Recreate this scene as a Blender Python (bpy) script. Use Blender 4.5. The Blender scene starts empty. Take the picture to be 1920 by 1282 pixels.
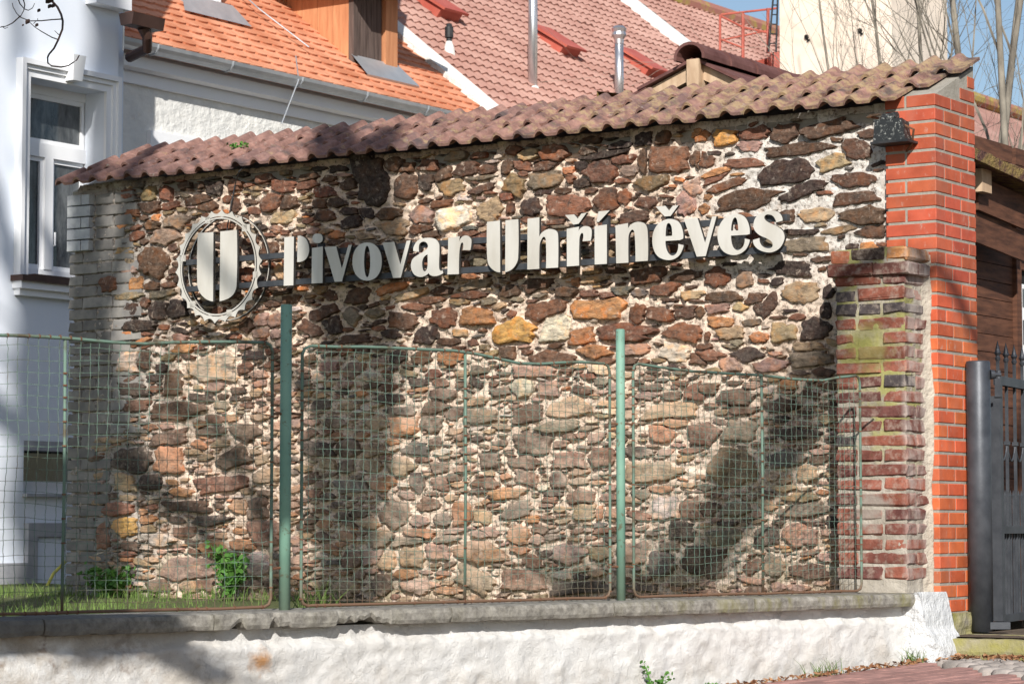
import bpy, math, random
import numpy as np
from mathutils import Vector
from mathutils.geometry import tessellate_polygon
R=math.radians
random.seed(7); rng=np.random.default_rng(7)
SC=bpy.context.scene; COL=SC.collection
# ---------------------------------------------------------------- camera
FPX=4800.0; TH=math.atan(339/4800)
cam=bpy.data.objects.new('camera',bpy.data.cameras.new('camera')); COL.objects.link(cam)
cam.location=(0,0,0); cam.rotation_euler=(R(90)+TH,0,0)
cam.data.sensor_width=36; cam.data.lens=90; cam.data.clip_start=.1; cam.data.clip_end=3000
cam.data.dof.use_dof=True; cam.data.dof.focus_distance=13.5; cam.data.dof.aperture_fstop=9
SC.camera=cam
# ---------------------------------------------------------------- sky and sun
LDIR=Vector((0.0,1.209,-.75)).normalized()          # travel direction of the sunlight
W=bpy.data.worlds.new('World'); SC.world=W; W.use_nodes=True
nt=W.node_tree; bg=nt.nodes['Background']
sky=nt.nodes.new('ShaderNodeTexSky'); sky.sky_type='NISHITA'; sky.sun_disc=False
sky.sun_elevation=math.asin(.75/math.hypot(1.209,.75)); sky.sun_rotation=R(180)
sky.air_density=1.0; sky.dust_density=1.0; sky.ozone_density=1.2; sky.altitude=250
nt.links.new(sky.outputs[0],bg.inputs[0]); bg.inputs[1].default_value=.09
sun=bpy.data.objects.new('sun',bpy.data.lights.new('sun','SUN')); COL.objects.link(sun)
sun.data.energy=5.0; sun.data.angle=R(.53); sun.data.color=(1,.955,.89)
sun.rotation_euler=LDIR.to_track_quat('-Z','Y').to_euler(); sun.location=(0,-20,14)
SC.view_settings.view_transform='Standard'; SC.view_settings.look='None'
SC.view_settings.exposure=.24; SC.view_settings.gamma=1; SC.view_settings.use_curve_mapping=False
SC.cycles.max_bounces=6; SC.cycles.transparent_max_bounces=8
# ---------------------------------------------------------------- frames and rays
class Fr:
    def __init__(s,ox,oy,deg):
        s.o=np.array([ox,oy]); s.a=R(deg); s.X=np.array([math.cos(s.a),math.sin(s.a)]); s.Y=np.array([-s.X[1],s.X[0]])
    def w(s,x,y,z):
        p=s.o+s.X*x+s.Y*y; return np.array([p[0],p[1],z])
    def loc(s,P):
        d=np.array(P[:2])-s.o; return np.array([d@s.X,d@s.Y,P[2]])
WF=Fr(1.972,13.33,-34.2)       # x along the stone wall (right, nearer), y behind it
FF=Fr(-.858,10.5,42.47)        # x along the wire fence (right, farther), y behind it
GF=Fr(0,0,0)
def ray(px,py):
    sx=(px-960)/FPX; sy=(641-py)/FPX
    return np.array([sx,math.cos(TH)-sy*math.sin(TH),math.sin(TH)+sy*math.cos(TH)])
def at(px,py,Y):
    d=ray(px,py); return d*(Y/d[1])
def hit(fr,ax,c,px,py):
    d=ray(px,py); A=fr.X if ax=='x' else fr.Y
    t=(c+fr.o@A)/(d[:2]@A); return fr.loc(d*t)
def hitp(n,p0,px,py):
    d=ray(px,py); return d*(np.dot(n,p0)/np.dot(n,d))
def hitz(px,py,z):
    d=ray(px,py); return d*(z/d[2])
def proj(P):
    f=P[1]*math.cos(TH)+P[2]*math.sin(TH); u=-P[1]*math.sin(TH)+P[2]*math.cos(TH)
    return 960+FPX*P[0]/f, 641-FPX*u/f
def inview(P,m=40):
    x,y=proj(P); return P[1]>0 and -m<x<1920+m and -m<y<1282+m
# ---------------------------------------------------------------- noise
def vnoise(x,y,seed=0):
    x=np.asarray(x,float); y=np.asarray(y,float)
    xi=np.floor(x).astype(np.int64); yi=np.floor(y).astype(np.int64); fx=x-xi; fy=y-yi
    fx=fx*fx*(3-2*fx); fy=fy*fy*(3-2*fy)
    def h(a,b):
        n=(a*374761393+b*668265263+seed*1442695041)&0xffffffff
        n=((n^(n>>13))*1274126177)&0xffffffff
        return ((n^(n>>16))&0xffff)/65535.0
    return (h(xi,yi)*(1-fx)+h(xi+1,yi)*fx)*(1-fy)+(h(xi,yi+1)*(1-fx)+h(xi+1,yi+1)*fx)*fy*1.0
def fbm(x,y,seed=0,o=4):
    s=0;a=.5;t=0
    for k in range(o):
        s=s+a*vnoise(x*2**k,y*2**k,seed+k*17); t+=a; a*=.55
    return s/t-.5
# ---------------------------------------------------------------- materials
class MT:
    def __init__(s,name,rough=.9,metal=0,spec=.3):
        s.m=bpy.data.materials.new(name); s.m.use_nodes=True; s.t=s.m.node_tree
        s.b=s.t.nodes['Principled BSDF']; s.b.inputs['Roughness'].default_value=rough; s.b.inputs['Metallic'].default_value=metal
        s.b.inputs['Specular IOR Level'].default_value=spec
        s.pos=s.n('ShaderNodeNewGeometry').outputs['Position']; s.h=None
    def n(s,t): return s.t.nodes.new(t)
    def L(s,a,b): s.t.links.new(a,b)
    def vec(s,sc=(1,1,1),rot=0,src=None):
        m=s.n('ShaderNodeMapping'); m.inputs['Scale'].default_value=sc; m.inputs['Rotation'].default_value=(0,0,rot)
        s.L(src or s.pos,m.inputs[0]); return m.outputs[0]
    def noise(s,scale,detail=4,vec=None,rough=.6,dist=0):
        m=s.n('ShaderNodeTexNoise'); m.inputs['Scale'].default_value=scale; m.inputs['Detail'].default_value=detail
        m.inputs['Roughness'].default_value=rough; m.inputs['Distortion'].default_value=dist
        s.L(vec or s.pos,m.inputs['Vector']); return m.outputs['Fac']
    def ramp(s,f,a,b,lo=0,hi=1):
        m=s.n('ShaderNodeMapRange'); m.inputs[1].default_value=a; m.inputs[2].default_value=b
        m.inputs[3].default_value=lo; m.inputs[4].default_value=hi; s.L(f,m.inputs[0]); return m.outputs[0]
    def math(s,op,a,b):
        m=s.n('ShaderNodeMath'); m.operation=op
        for i,v in enumerate((a,b)):
            if isinstance(v,(int,float)): m.inputs[i].default_value=v
            else: s.L(v,m.inputs[i])
        return m.outputs[0]
    def mix(s,f,a,b,mode='MIX'):
        m=s.n('ShaderNodeMix'); m.data_type='RGBA'; m.blend_type=mode
        if isinstance(f,(int,float)): m.inputs[0].default_value=f
        else: s.L(f,m.inputs[0])
        for i,v in ((6,a),(7,b)):
            if isinstance(v,(tuple,list)): m.inputs[i].default_value=(*v[:3],1)
            else: s.L(v,m.inputs[i])
        return m.outputs[2]
    def blob(s,P,r,soft=.4,namp=.5,nscale=14):      # a stain mask round a point of the surface
        v=s.n('ShaderNodeVectorMath'); v.operation='DISTANCE'; s.L(s.pos,v.inputs[0]); v.inputs[1].default_value=tuple(P)
        d=s.math('ADD',v.outputs['Value'],s.math('MULTIPLY',s.math('SUBTRACT',s.noise(nscale,3),.5),namp*r*2))
        return s.ramp(d,r,r*(1-soft))
    def axis(s,fr,ax='X'):
        v=s.n('ShaderNodeVectorMath'); v.operation='DOT_PRODUCT'; s.L(s.pos,v.inputs[0])
        A=fr.X if ax=='X' else fr.Y; v.inputs[1].default_value=(A[0],A[1],0)
        return s.math('SUBTRACT',v.outputs['Value'],float(fr.o@A))
    def sep(s,i):
        v=s.n('ShaderNodeSeparateXYZ'); s.L(s.pos,v.inputs[0]); return v.outputs[i]
    def attr(s,name):
        v=s.n('ShaderNodeAttribute'); v.attribute_name=name; return v.outputs['Color']
    def objcol(s): return s.n('ShaderNodeObjectInfo').outputs['Color']
    def col(s,c):
        if isinstance(c,(tuple,list)): s.b.inputs['Base Color'].default_value=(*c[:3],1)
        else: s.L(c,s.b.inputs['Base Color'])
        return s
    def bump(s,h,st=.5,dist=.01):
        m=s.n('ShaderNodeBump'); m.inputs['Strength'].default_value=st; m.inputs['Distance'].default_value=dist
        s.L(h,m.inputs['Height'])
        if s.h: s.L(s.h,m.inputs['Normal'])
        s.h=m.outputs[0]; s.L(s.h,s.b.inputs['Normal']); return s
def simple(name,c1,c2,scale=8,rough=.8,metal=0,bs=.3,bd=.004,bscale=60,spec=.3,stretch=(1,1,1)):
    m=MT(name,rough,metal,spec); v=m.vec(stretch)
    m.col(m.mix(m.ramp(m.noise(scale,5,v),.3,.7),c1,c2))
    if bs: m.bump(m.noise(bscale,4,v),bs,bd)
    return m.m
# stone
s=MT('rubble_stone',.85,0,.25); a=s.attr('col')
v=s.vec((1,1,2.6)); n1=s.noise(16,6,v,.7,.4); n2=s.noise(70,4,v,.75)
c=s.mix(1.0,a,s.mix(s.ramp(n1,.3,.72),(.26,.24,.24),(1.7,1.6,1.5)),'MULTIPLY')
c=s.mix(s.ramp(s.noise(12,5,None,.6),.50,.66,0,.75),c,s.mix(1.0,a,(1.7,1.12,.66),'MULTIPLY'))
c=s.mix(s.ramp(s.noise(30,5),.60,.74,0,.6),c,(.42,.36,.3))
c=s.mix(s.ramp(s.noise(9,6,None,.75,.5),.56,.66,0,.75),c,(.04,.033,.03)); c=s.mix(s.ramp(s.noise(45,5,None,.75),.42,.80,.0,.20),c,(.50,.42,.34))
ux=s.axis(WF); z=s.sep(2); reg=s.math('MULTIPLY',s.ramp(z,1.0,.6),s.math('MULTIPLY',s.ramp(ux,-5.2,-3.6,.45,1),s.ramp(ux,-.6,-1.4,.35,1)))
c=s.mix(s.math('MULTIPLY',reg,s.ramp(s.noise(6,6,None,.7),.44,.66,.07,.62)),c,(.60,.48,.38))
c=s.mix(s.ramp(s.noise(19,6,None,.7),.60,.70,0,.65),c,(.56,.45,.36))
s.col(c); s.bump(n1,.9,.014); s.bump(n2,.8,.005); M_STONE=s.m
# mortar
s=MT('lime_mortar',.95,0,.1); ux=s.axis(WF); z=s.sep(2); n1=s.noise(5,6); n2=s.noise(38,6,None,.7)
c=s.mix(s.ramp(n1,.35,.65),(.66,.52,.41),(.77,.63,.51))
c=s.mix(s.math('MULTIPLY',s.ramp(s.math('ADD',ux,s.math('MULTIPLY',n1,.5)),-1.1,-.6),s.ramp(z,1.1,1.5)),c,(.66,.62,.57))
c=s.mix(s.ramp(ux,-4.95,-5.25),c,(.40,.36,.32))
c=s.mix(s.ramp(n2,.49,.38,0,.85),c,(.15,.11,.085)); c=s.mix(s.ramp(s.noise(14,5),.55,.7,0,.5),c,(.40,.29,.21))  # dark pits: shadow between the stones painted into the mortar colour
c=s.mix(s.math('MULTIPLY',s.ramp(z,.0,-.45),s.ramp(s.noise(9,4),.45,.6,0,.7)),c,(.22,.2,.1))
s.col(c); s.bump(n2,1.0,.012); s.bump(s.noise(140,3),.6,.004); M_MORT=s.m
# clinker brick of the tall pillar
s=MT('clinker_brick',.62,0,.35); oc=s.objcol(); n1=s.noise(9,5)
c=s.mix(1.0,oc,s.mix(s.ramp(n1,.3,.7),(.78,.74,.74),(1.15,1.15,1.15)),'MULTIPLY')
c=s.mix(s.ramp(s.noise(7,5,s.vec((1,1,.4))),.50,.72,0,.45),c,(.34,.16,.115)); c=s.mix(s.ramp(s.noise(30,5,s.vec((1,1,.6)),.7),.60,.74,0,.5),c,(.50,.40,.34))
c=s.mix(s.ramp(s.noise(40,3),.68,.75,0,.5),c,(.03,.02,.02))
s.col(c); s.bump(s.noise(90,4),.25,.002); M_CLINK=s.m
# old weathered brick
Pm=WF.w(.03,-.30,.90); Pg=WF.w(.03,-.30,.06)
s=MT('old_brick',.93,0,.15); oc=s.objcol(); n1=s.noise(14,6,None,.7)
c=s.mix(1.0,oc,s.mix(s.ramp(n1,.3,.7),(.6,.55,.55),(1.3,1.3,1.3)),'MULTIPLY')
c=s.mix(s.ramp(s.noise(22,6,None,.7),.48,.68,0,.6),c,(.40,.33,.27))
wx=s.axis(WF); c=s.mix(s.math('MULTIPLY',s.ramp(wx,.2,.235),s.ramp(s.noise(10,5,s.vec((1,1,.35))),.38,.6,0,.65)),c,(.5,.44,.4))
c=s.mix(s.math('MULTIPLY',s.blob(Pm,.15,.6,.9,16),.7),c,(.28,.25,.09)); c=s.mix(s.math('MULTIPLY',s.blob(Pg,.13,.6,.9,16),.8),c,(.29,.26,.225))
c=s.mix(s.ramp(s.noise(8,5),.66,.76,0,.4),c,(.16,.14,.06))
s.col(c); s.bump(n1,.9,.01); s.bump(s.noise(80,3),.6,.003); M_OLDB=s.m
s=MT('old_brick_mortar',.95,0,.1); n1=s.noise(7,6)
c=s.mix(s.ramp(n1,.35,.65),(.31,.275,.225),(.46,.42,.36)); c=s.mix(s.math('MULTIPLY',s.blob(Pm,.24,.6,.9,12),.7),c,(.36,.33,.13))
z=s.sep(2); c=s.mix(s.math('MULTIPLY',s.ramp(z,.2,.5),s.ramp(s.noise(6,4),.44,.56,0,.75)),c,(.32,.31,.08))
s.col(c); s.bump(s.noise(45,6,None,.7),.9,.01); M_OLDM=s.m
M_PMORT=simple('pillar_mortar',(.26,.24,.20),(.37,.345,.30),12,.95,0,.7,.006,70)
M_GREYB=None
s=MT('grey_sand_brick',.95,0,.15); oc=s.objcol(); n1=s.noise(12,6)
c=s.mix(1.0,oc,s.mix(s.ramp(n1,.3,.7),(.68,.68,.7),(1.2,1.18,1.12)),'MULTIPLY')
s.col(c); s.bump(n1,.6,.006); s.bump(s.noise(80,4),.5,.003); M_GREYB=s.m
# wall roof tiles
s=MT('concrete_roof_tile',.88,0,.25); ux=s.axis(WF); rnd=s.n('ShaderNodeObjectInfo').outputs['Random']
n1=s.noise(9,6,None,.7); c=s.mix(s.ramp(n1,.32,.68),(.12,.065,.055),(.37,.21,.17))
c=s.mix(s.ramp(rnd,.5,1,0,.45),c,(.12,.085,.09))
lich=s.math('ADD',s.noise(13,6,None,.75),s.ramp(ux,-4.6,-1.0,-.07,.075))
c=s.mix(s.ramp(lich,.53,.66,0,.75),c,(.38,.28,.15))
c=s.mix(s.ramp(s.noise(28,5,None,.7),.60,.72,0,.7),c,(.36,.33,.29))
c=s.mix(s.ramp(s.noise(5,5,None,.6),.55,.68,0,.75),c,(.055,.05,.055))
s.col(c); s.bump(s.noise(60,5,None,.7),.7,.005); M_TILE=s.m
# white lumpy plaster of the low wall
PL=FF.w(-1.6,-.16,-.62)
s=MT('white_plaster',.93,0,.15); n1=s.noise(3,6); t=s.axis(FF); z=s.sep(2)
c=s.mix(s.ramp(n1,.35,.7),(.72,.715,.70),(.58,.56,.53))
lf=s.ramp(t,-.2,-1.4)
c=s.mix(s.math('MULTIPLY',lf,s.ramp(s.noise(4.5,6,None,.65),.40,.56,0,.95)),c,(.42,.37,.31))
c=s.mix(s.math('MULTIPLY',lf,s.ramp(s.noise(7,5),.56,.64,0,.85)),c,(.24,.18,.14))
c=s.mix(s.blob(FF.w(-.32,-.17,-.55),.07,.8,.8,20),c,(.48,.26,.12))
c=s.mix(s.ramp(s.noise(2.2,5),.56,.68,0,.4),c,(.52,.46,.38))
c=s.mix(s.ramp(s.noise(60,4),.66,.74,0,.5),c,(.3,.27,.23)); c=s.mix(s.math('MULTIPLY',s.ramp(z,-.58,-.80),s.ramp(s.noise(9,5,None,.7),.42,.6,0,.55)),c,(.40,.34,.27)); c=s.mix(s.ramp(s.noise(5.5,6,s.vec((1,1,.5)),.75),.62,.66,0,.35),c,(.46,.40,.33))
vo=s.n('ShaderNodeTexVoronoi'); vo.feature='DISTANCE_TO_EDGE'; vo.inputs['Scale'].default_value=4.2; wp_=s.mix(.12,s.pos,s.n('ShaderNodeTexNoise').outputs['Color']); s.L(wp_,vo.inputs['Vector']); ck=s.math('MULTIPLY',s.ramp(vo.outputs['Distance'],.014,.004),s.ramp(s.noise(3,3),.50,.58)); c=s.mix(s.math('MULTIPLY',ck,.28),c,(.3,.28,.25)); s.col(c); s.bump(s.noise(17,8,None,.78,.6),.8,.016); s.bump(s.noise(90,5,None,.7),.8,.004); M_PLAST=s.m
s=MT('coping_concrete',.93,0,.2); n1=s.noise(20,6,None,.75); t=s.axis(FF)
c=s.mix(s.ramp(n1,.35,.68),(.13,.12,.105),(.36,.34,.30))
c=s.mix(s.math('MULTIPLY',s.ramp(t,1.4,2.6,.15,1),s.ramp(s.noise(9,5,s.vec((1,1,.3)),.7),.48,.66,0,.7)),c,(.19,.175,.06))
c=s.mix(s.math('MULTIPLY',s.ramp(t,-.8,-1.3),.6),c,(.10,.10,.095))  # darker left end: tree shade painted into the coping colour
s.col(c); s.bump(n1,.8,.006); M_COP=s.m
M_LETTER=MT('cream_enamel_steel',.42,.25,.5); s=M_LETTER
s.col(s.mix(s.ramp(s.noise(6,6,s.vec((1,1,.25))),.4,.72),(.70,.67,.61),(.54,.50,.43))); s.bump(s.noise(300,2),.05,.001); M_LETTER=s.m
M_LSIDE=simple('dark_letter_return',(.04,.04,.04),(.09,.085,.08),20,.6,.4,0)
M_RAIL=simple('grey_steel_rail',(.045,.05,.058),(.08,.086,.095),20,.5,.3,.1,.001,80)
s=MT('green_flaking_paint',.6,0,.35); n1=s.noise(30,6,None,.7)
c=s.mix(s.ramp(s.noise(3,3),.35,.65),(.13,.26,.20),(.22,.39,.30)); c=s.mix(s.ramp(n1,.58,.66,0,.85),c,(.12,.10,.06)); c=s.mix(s.ramp(s.sep(2),-.1,-.35,0,.5),c,(.22,.24,.17))
s.col(c); s.bump(n1,.4,.002); M_GREEN=s.m
s=MT('green_wire_rusting',.7,.1,.3); n1=s.noise(12,5)
z=s.sep(2); c=s.mix(s.ramp(n1,.5,.66),(.135,.21,.165),(.10,.085,.055)); c=s.mix(s.ramp(z,-.22,-.34),c,(.17,.095,.06)); s.col(c); M_WIRE=s.m
M_RUST=simple('rusty_iron',(.12,.05,.03),(.22,.12,.07),30,.9,.2,.5,.003,90)
M_BLUEW=simple('pale_blue_render',(.71,.77,.86),(.76,.80,.87),2,.9,0,.15,.004,30)  # pale blue paint, with the wall's bluish shade added to its colour
M_WTRIM=simple('white_trim_paint',(.82,.83,.86),(.85,.86,.87),3,.7,0,0)
M_CREAMR=simple('rough_white_render',(.66,.66,.64),(.80,.79,.75),5,.95,0,1,.03,9)
M_GREYP=simple('grey_cement_plinth',(.3,.31,.34),(.42,.42,.44),9,.95,0,.6,.006,40)
M_ZINC=simple('zinc_sheet',(.42,.45,.48),(.58,.6,.62),4,.45,.6,0)
M_BROWN=simple('brown_gutter_metal',(.05,.028,.022),(.09,.05,.04),6,.4,.2,0)
M_GLASS=MT('dark_window_glass',.05,0,.9); M_GLASS.col(M_GLASS.mix(M_GLASS.ramp(M_GLASS.noise(3.5,6,M_GLASS.vec((1,1,.35)),.7),.42,.62),(.015,.02,.025),(.13,.14,.145))); M_GLASS=M_GLASS.m  # grey streaks in the colour stand in for reflections of trees
s=MT('orange_clay_tile',.85,0,.2); oc=s.objcol(); c=s.mix(1.0,s.mix(s.ramp(s.noise(2.2,4),.35,.65),(.50,.19,.10),(.70,.33,.20)),(1,1,1),'MULTIPLY')
c=s.mix(s.ramp(s.noise(14,4),.55,.75,0,.6),c,(.46,.13,.07)); s.col(c); M_OTILE=s.m
s=MT('faded_red_tile',.9,0,.2); c=s.mix(s.ramp(s.noise(1.1,5),.35,.68),(.35,.19,.155),(.48,.295,.245)); c=s.mix(s.ramp(s.noise(9,4),.55,.8,0,.5),c,(.28,.11,.09)); s.col(c); M_RTILE=s.m
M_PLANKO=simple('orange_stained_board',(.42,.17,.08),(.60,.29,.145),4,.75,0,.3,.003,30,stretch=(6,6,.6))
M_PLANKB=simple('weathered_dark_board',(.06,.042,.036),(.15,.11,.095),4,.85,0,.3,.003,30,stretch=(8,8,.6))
M_SHED=simple('dark_stained_plank',(.05,.022,.014),(.16,.07,.04),5,.7,0,.3,.003,30,stretch=(1,1,7))
M_PALEW=simple('bare_pale_timber',(.40,.27,.17),(.60,.45,.31),5,.85,0,.4,.003,30,stretch=(3,3,1))
M_RIDGE=simple('dark_ridge_tile',(.09,.035,.03),(.17,.08,.07),7,.7,0,.4,.005,50)
M_REDM=simple('red_painted_metal',(.40,.085,.06),(.50,.14,.10),3,.5,0,0)
M_BLACKM=simple('black_metal',(.02,.022,.025),(.05,.05,.052),12,.5,.2,.2,.002,60)
M_BEIGE=simple('cream_tower_render',(.78,.66,.54),(.84,.74,.63),.7,.95,0,.3,.02,5)
M_GATE=simple('anthracite_gate_paint',(.045,.05,.06),(.085,.092,.105),10,.45,.3,.25,.002,90)
s=MT('bark_grey',.9,0,.2); n1=s.noise(8,5,s.vec((1,1,.4))); s.col(s.mix(s.ramp(n1,.35,.65),(.13,.115,.095),(.30,.27,.22))); s.bump(n1,.6,.02); M_BARK=s.m
M_TWIG=simple('dark_twig',(.03,.018,.015),(.05,.03,.025),20,.8,0,0)
M_GRASS=simple('grass_green',(.05,.10,.02),(.17,.24,.06),30,.7,0,0)
M_LEAF=simple('weed_leaf_green',(.04,.12,.02),(.12,.27,.05),14,.6,0,0)
M_DRY=simple('dry_leaf_brown',(.16,.06,.03),(.42,.24,.12),25,.85,0,0)
M_EARTH=simple('dark_soil',(.07,.05,.035),(.16,.12,.085),9,.97,0,1,.02,30)
s=MT('red_paver',.9,0,.2); oc=s.objcol(); s.col(s.mix(1.0,oc,s.mix(s.ramp(s.noise(14,5),.3,.7),(.65,.66,.68),(1.25,1.2,1.2)),'MULTIPLY')); s.bump(s.noise(70,4),.5,.003); M_PAVE=s.m
M_CONC=simple('mossy_concrete',(.30,.27,.21),(.27,.25,.07),9,.95,0,.8,.01,40)
M_PATCHW=simple('cement_white_wash',(.52,.53,.54),(.66,.67,.67),10,.95,0,1,.02,26)
M_SMEAR=simple('cement_smear',(.42,.37,.30),(.54,.49,.41),9,.95,0,1,.02,30)
M_DARK=MT('dark_interior',1); M_DARK.col((.01,.01,.01)); M_DARK=M_DARK.m
# ---------------------------------------------------------------- objects
INFO={}
def thing(name,label,cat,fr=GF,org=(0,0,0),group=None):
    o=bpy.data.objects.new(name,None); COL.objects.link(o); o.empty_display_size=.1
    o.location=fr.w(*org); o.rotation_euler=(0,0,fr.a); o['label']=label; o['category']=cat
    if group: o['group']=group
    INFO[o.name]=(fr,np.array(org,float)); return o
def mk(name,V,F,mat,smooth=False,cols=None,mats=None,fmat=None):
    me=bpy.data.meshes.new(name); me.from_pydata([tuple(map(float,v)) for v in V],[],F)
    for m in (mats or [mat]): me.materials.append(m)
    if fmat is not None: me.polygons.foreach_set('material_index',fmat)
    if smooth: me.polygons.foreach_set('use_smooth',[True]*len(me.polygons))
    if cols is not None:
        c=me.color_attributes.new('col','FLOAT_COLOR','POINT'); a=np.ones((len(V),4)); a[:,:3]=cols; c.data.foreach_set('color',a.ravel())
    me.update(); return me
def part(root,name,V,F,mat,label=None,kind=None,smooth=False,cols=None,parent=None,**k):
    fr,org=INFO[root.name]
    V=np.asarray(V,float)-org
    o=bpy.data.objects.new(name,mk(name,V,F,mat,smooth,cols,**k)); COL.objects.link(o); o.parent=parent or root
    if label: o['label']=label
    if kind: o['kind']=kind
    return o
def top(name,V,F,mat,label=None,cat=None,kind=None,fr=GF,org=None,smooth=False,group=None,cols=None,**k):
    V=np.asarray(V,float)
    if org is None: org=(V[:,0].mean(),V[:,1].mean(),V[:,2].min())
    V=V-np.array(org)
    o=bpy.data.objects.new(name,mk(name,V,F,mat,smooth,cols,**k)); COL.objects.link(o)
    o.location=fr.w(*org); o.rotation_euler=(0,0,fr.a)
    if label:o['label']=label
    if cat:o['category']=cat
    if kind:o['kind']=kind
    if group:o['group']=group
    return o
class B:
    def __init__(s): s.V=[];s.F=[]
    def add(s,V,F):
        n=len(s.V); s.V+= [tuple(v) for v in V]; s.F+=[tuple(i+n for i in f) for f in F]; return s
    def box(s,x0,x1,y0,y1,z0,z1):
        return s.add([(x0,y0,z0),(x1,y0,z0),(x1,y1,z0),(x0,y1,z0),(x0,y0,z1),(x1,y0,z1),(x1,y1,z1),(x0,y1,z1)],
          [(0,3,2,1),(4,5,6,7),(0,1,5,4),(1,2,6,5),(2,3,7,6),(3,0,4,7)])
    def bbox(s,x0,x1,y0,y1,z0,z1,b=.003):     # box with chamfered front (-y), top and bottom edges
        V=[];
        for (z,i) in ((z0,b),(z0+b,0),(z1-b,0),(z1,b)):
            V+=[(x0+i,y0+b,z),(x0+b,y0+i,z),(x1-b,y0+i,z),(x1-i,y0+b,z),(x1-i,y1-b,z),(x1-b,y1-i,z),(x0+b,y1-i,z),(x0+i,y1-b,z)]
        F=[tuple(range(7,-1,-1)),tuple(range(24,32))]
        for r in range(3):
            for k in range(8): F.append((r*8+k,r*8+(k+1)%8,(r+1)*8+(k+1)%8,(r+1)*8+k))
        return s.add(V,F)
    def tube(s,P,rad,n=6,cap=True):
        P=[Vector(p) for p in P]; m=len(P); rad=rad if hasattr(rad,'__len__') else [rad]*m; V=[];F=[]
        d0=(P[1]-P[0]).normalized(); a=d0.orthogonal().normalized()
        for i in range(m):
            d=(P[min(i+1,m-1)]-P[max(i-1,0)]); d=d.normalized() if d.length>1e-9 else d0
            a=(a-d*a.dot(d)); a=a.normalized() if a.length>1e-6 else d.orthogonal().normalized(); b=d.cross(a)
            for k in range(n):
                t=2*math.pi*k/n; V.append(P[i]+(a*math.cos(t)+b*math.sin(t))*rad[i])
        for i in range(m-1):
            for k in range(n): F.append((i*n+k,i*n+(k+1)%n,(i+1)*n+(k+1)%n,(i+1)*n+k))
        if cap: F.append(tuple(range(n-1,-1,-1))); F.append(tuple(range((m-1)*n,m*n)))
        return s.add(V,F)
    def prism(s,poly,f0,f1):                  # poly of 2-tuples, f0/f1 map 2D to 3D at the two ends
        n=len(poly); return s.add([f0(*p) for p in poly]+[f1(*p) for p in poly],
          [tuple(range(n)),tuple(range(2*n-1,n-1,-1))]+[(i,i+n,(i+1)%n+n,(i+1)%n) for i in range(n)])
    def A(s): return np.array(s.V,float)
def struct(name,V,F,mat,fr=GF,**k): return top(name,V,F,mat,kind='structure',fr=fr,**k)
# ================================================================ ground
def street_z(t): return -.75+.045*(np.clip(t,-12,5.2)-2.4)
b=B(); b.box(-600,600,-300,900,-1.75,-1.7); struct('ground',b.A(),b.F,M_EARTH,org=(0,0,-1.7))
# the sloping street and pavement bed
ts=[-14,-12,-6,0,2.4,3.6,5.2,12]; V=[];F=[]
for t in ts: V+=[(t,-14,street_z(t)-.03),(t,1.2,street_z(t)-.03)]
for i in range(len(ts)-1): F.append((2*i,2*i+2,2*i+3,2*i+1))
struct('pavement',V,F,M_EARTH,fr=FF,org=(0,-3,-1.2))
pave=bpy.data.objects['pavement']
# yard behind the fence wall
V=[];F=[]; n=26
for i in range(n):
    for j in range(n):
        x=-16+14.6*i/(n-1); y=-4.2+12*j/(n-1); V.append((x,y,0))
V=[]
for i in range(n):
    for j in range(n):
        t=-9+13.2*i/(n-1); y=.10+14*(j/(n-1))**1.5; V.append((t,y,-.405-.06*min(1,y/2)+.03*fbm(t*2,y*2,3)))
for i in range(n-1):
    for j in range(n-1): F.append((i*n+j,(i+1)*n+j,(i+1)*n+j+1,i*n+j+1))
struct('yard_ground',V,F,simple('mossy_yard_soil',(.07,.08,.03),(.11,.13,.045),9,.97,0,1,.02,30),fr=FF,org=(0,0,-.47))
V=[(0.32,-.05,-.575),(8,-.05,-.56),(8,12,-.5),(.32,12,-.5)]
struct('driveway',V,[(0,1,2,3)],M_EARTH,fr=WF,org=(1,0,-.57))
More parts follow.
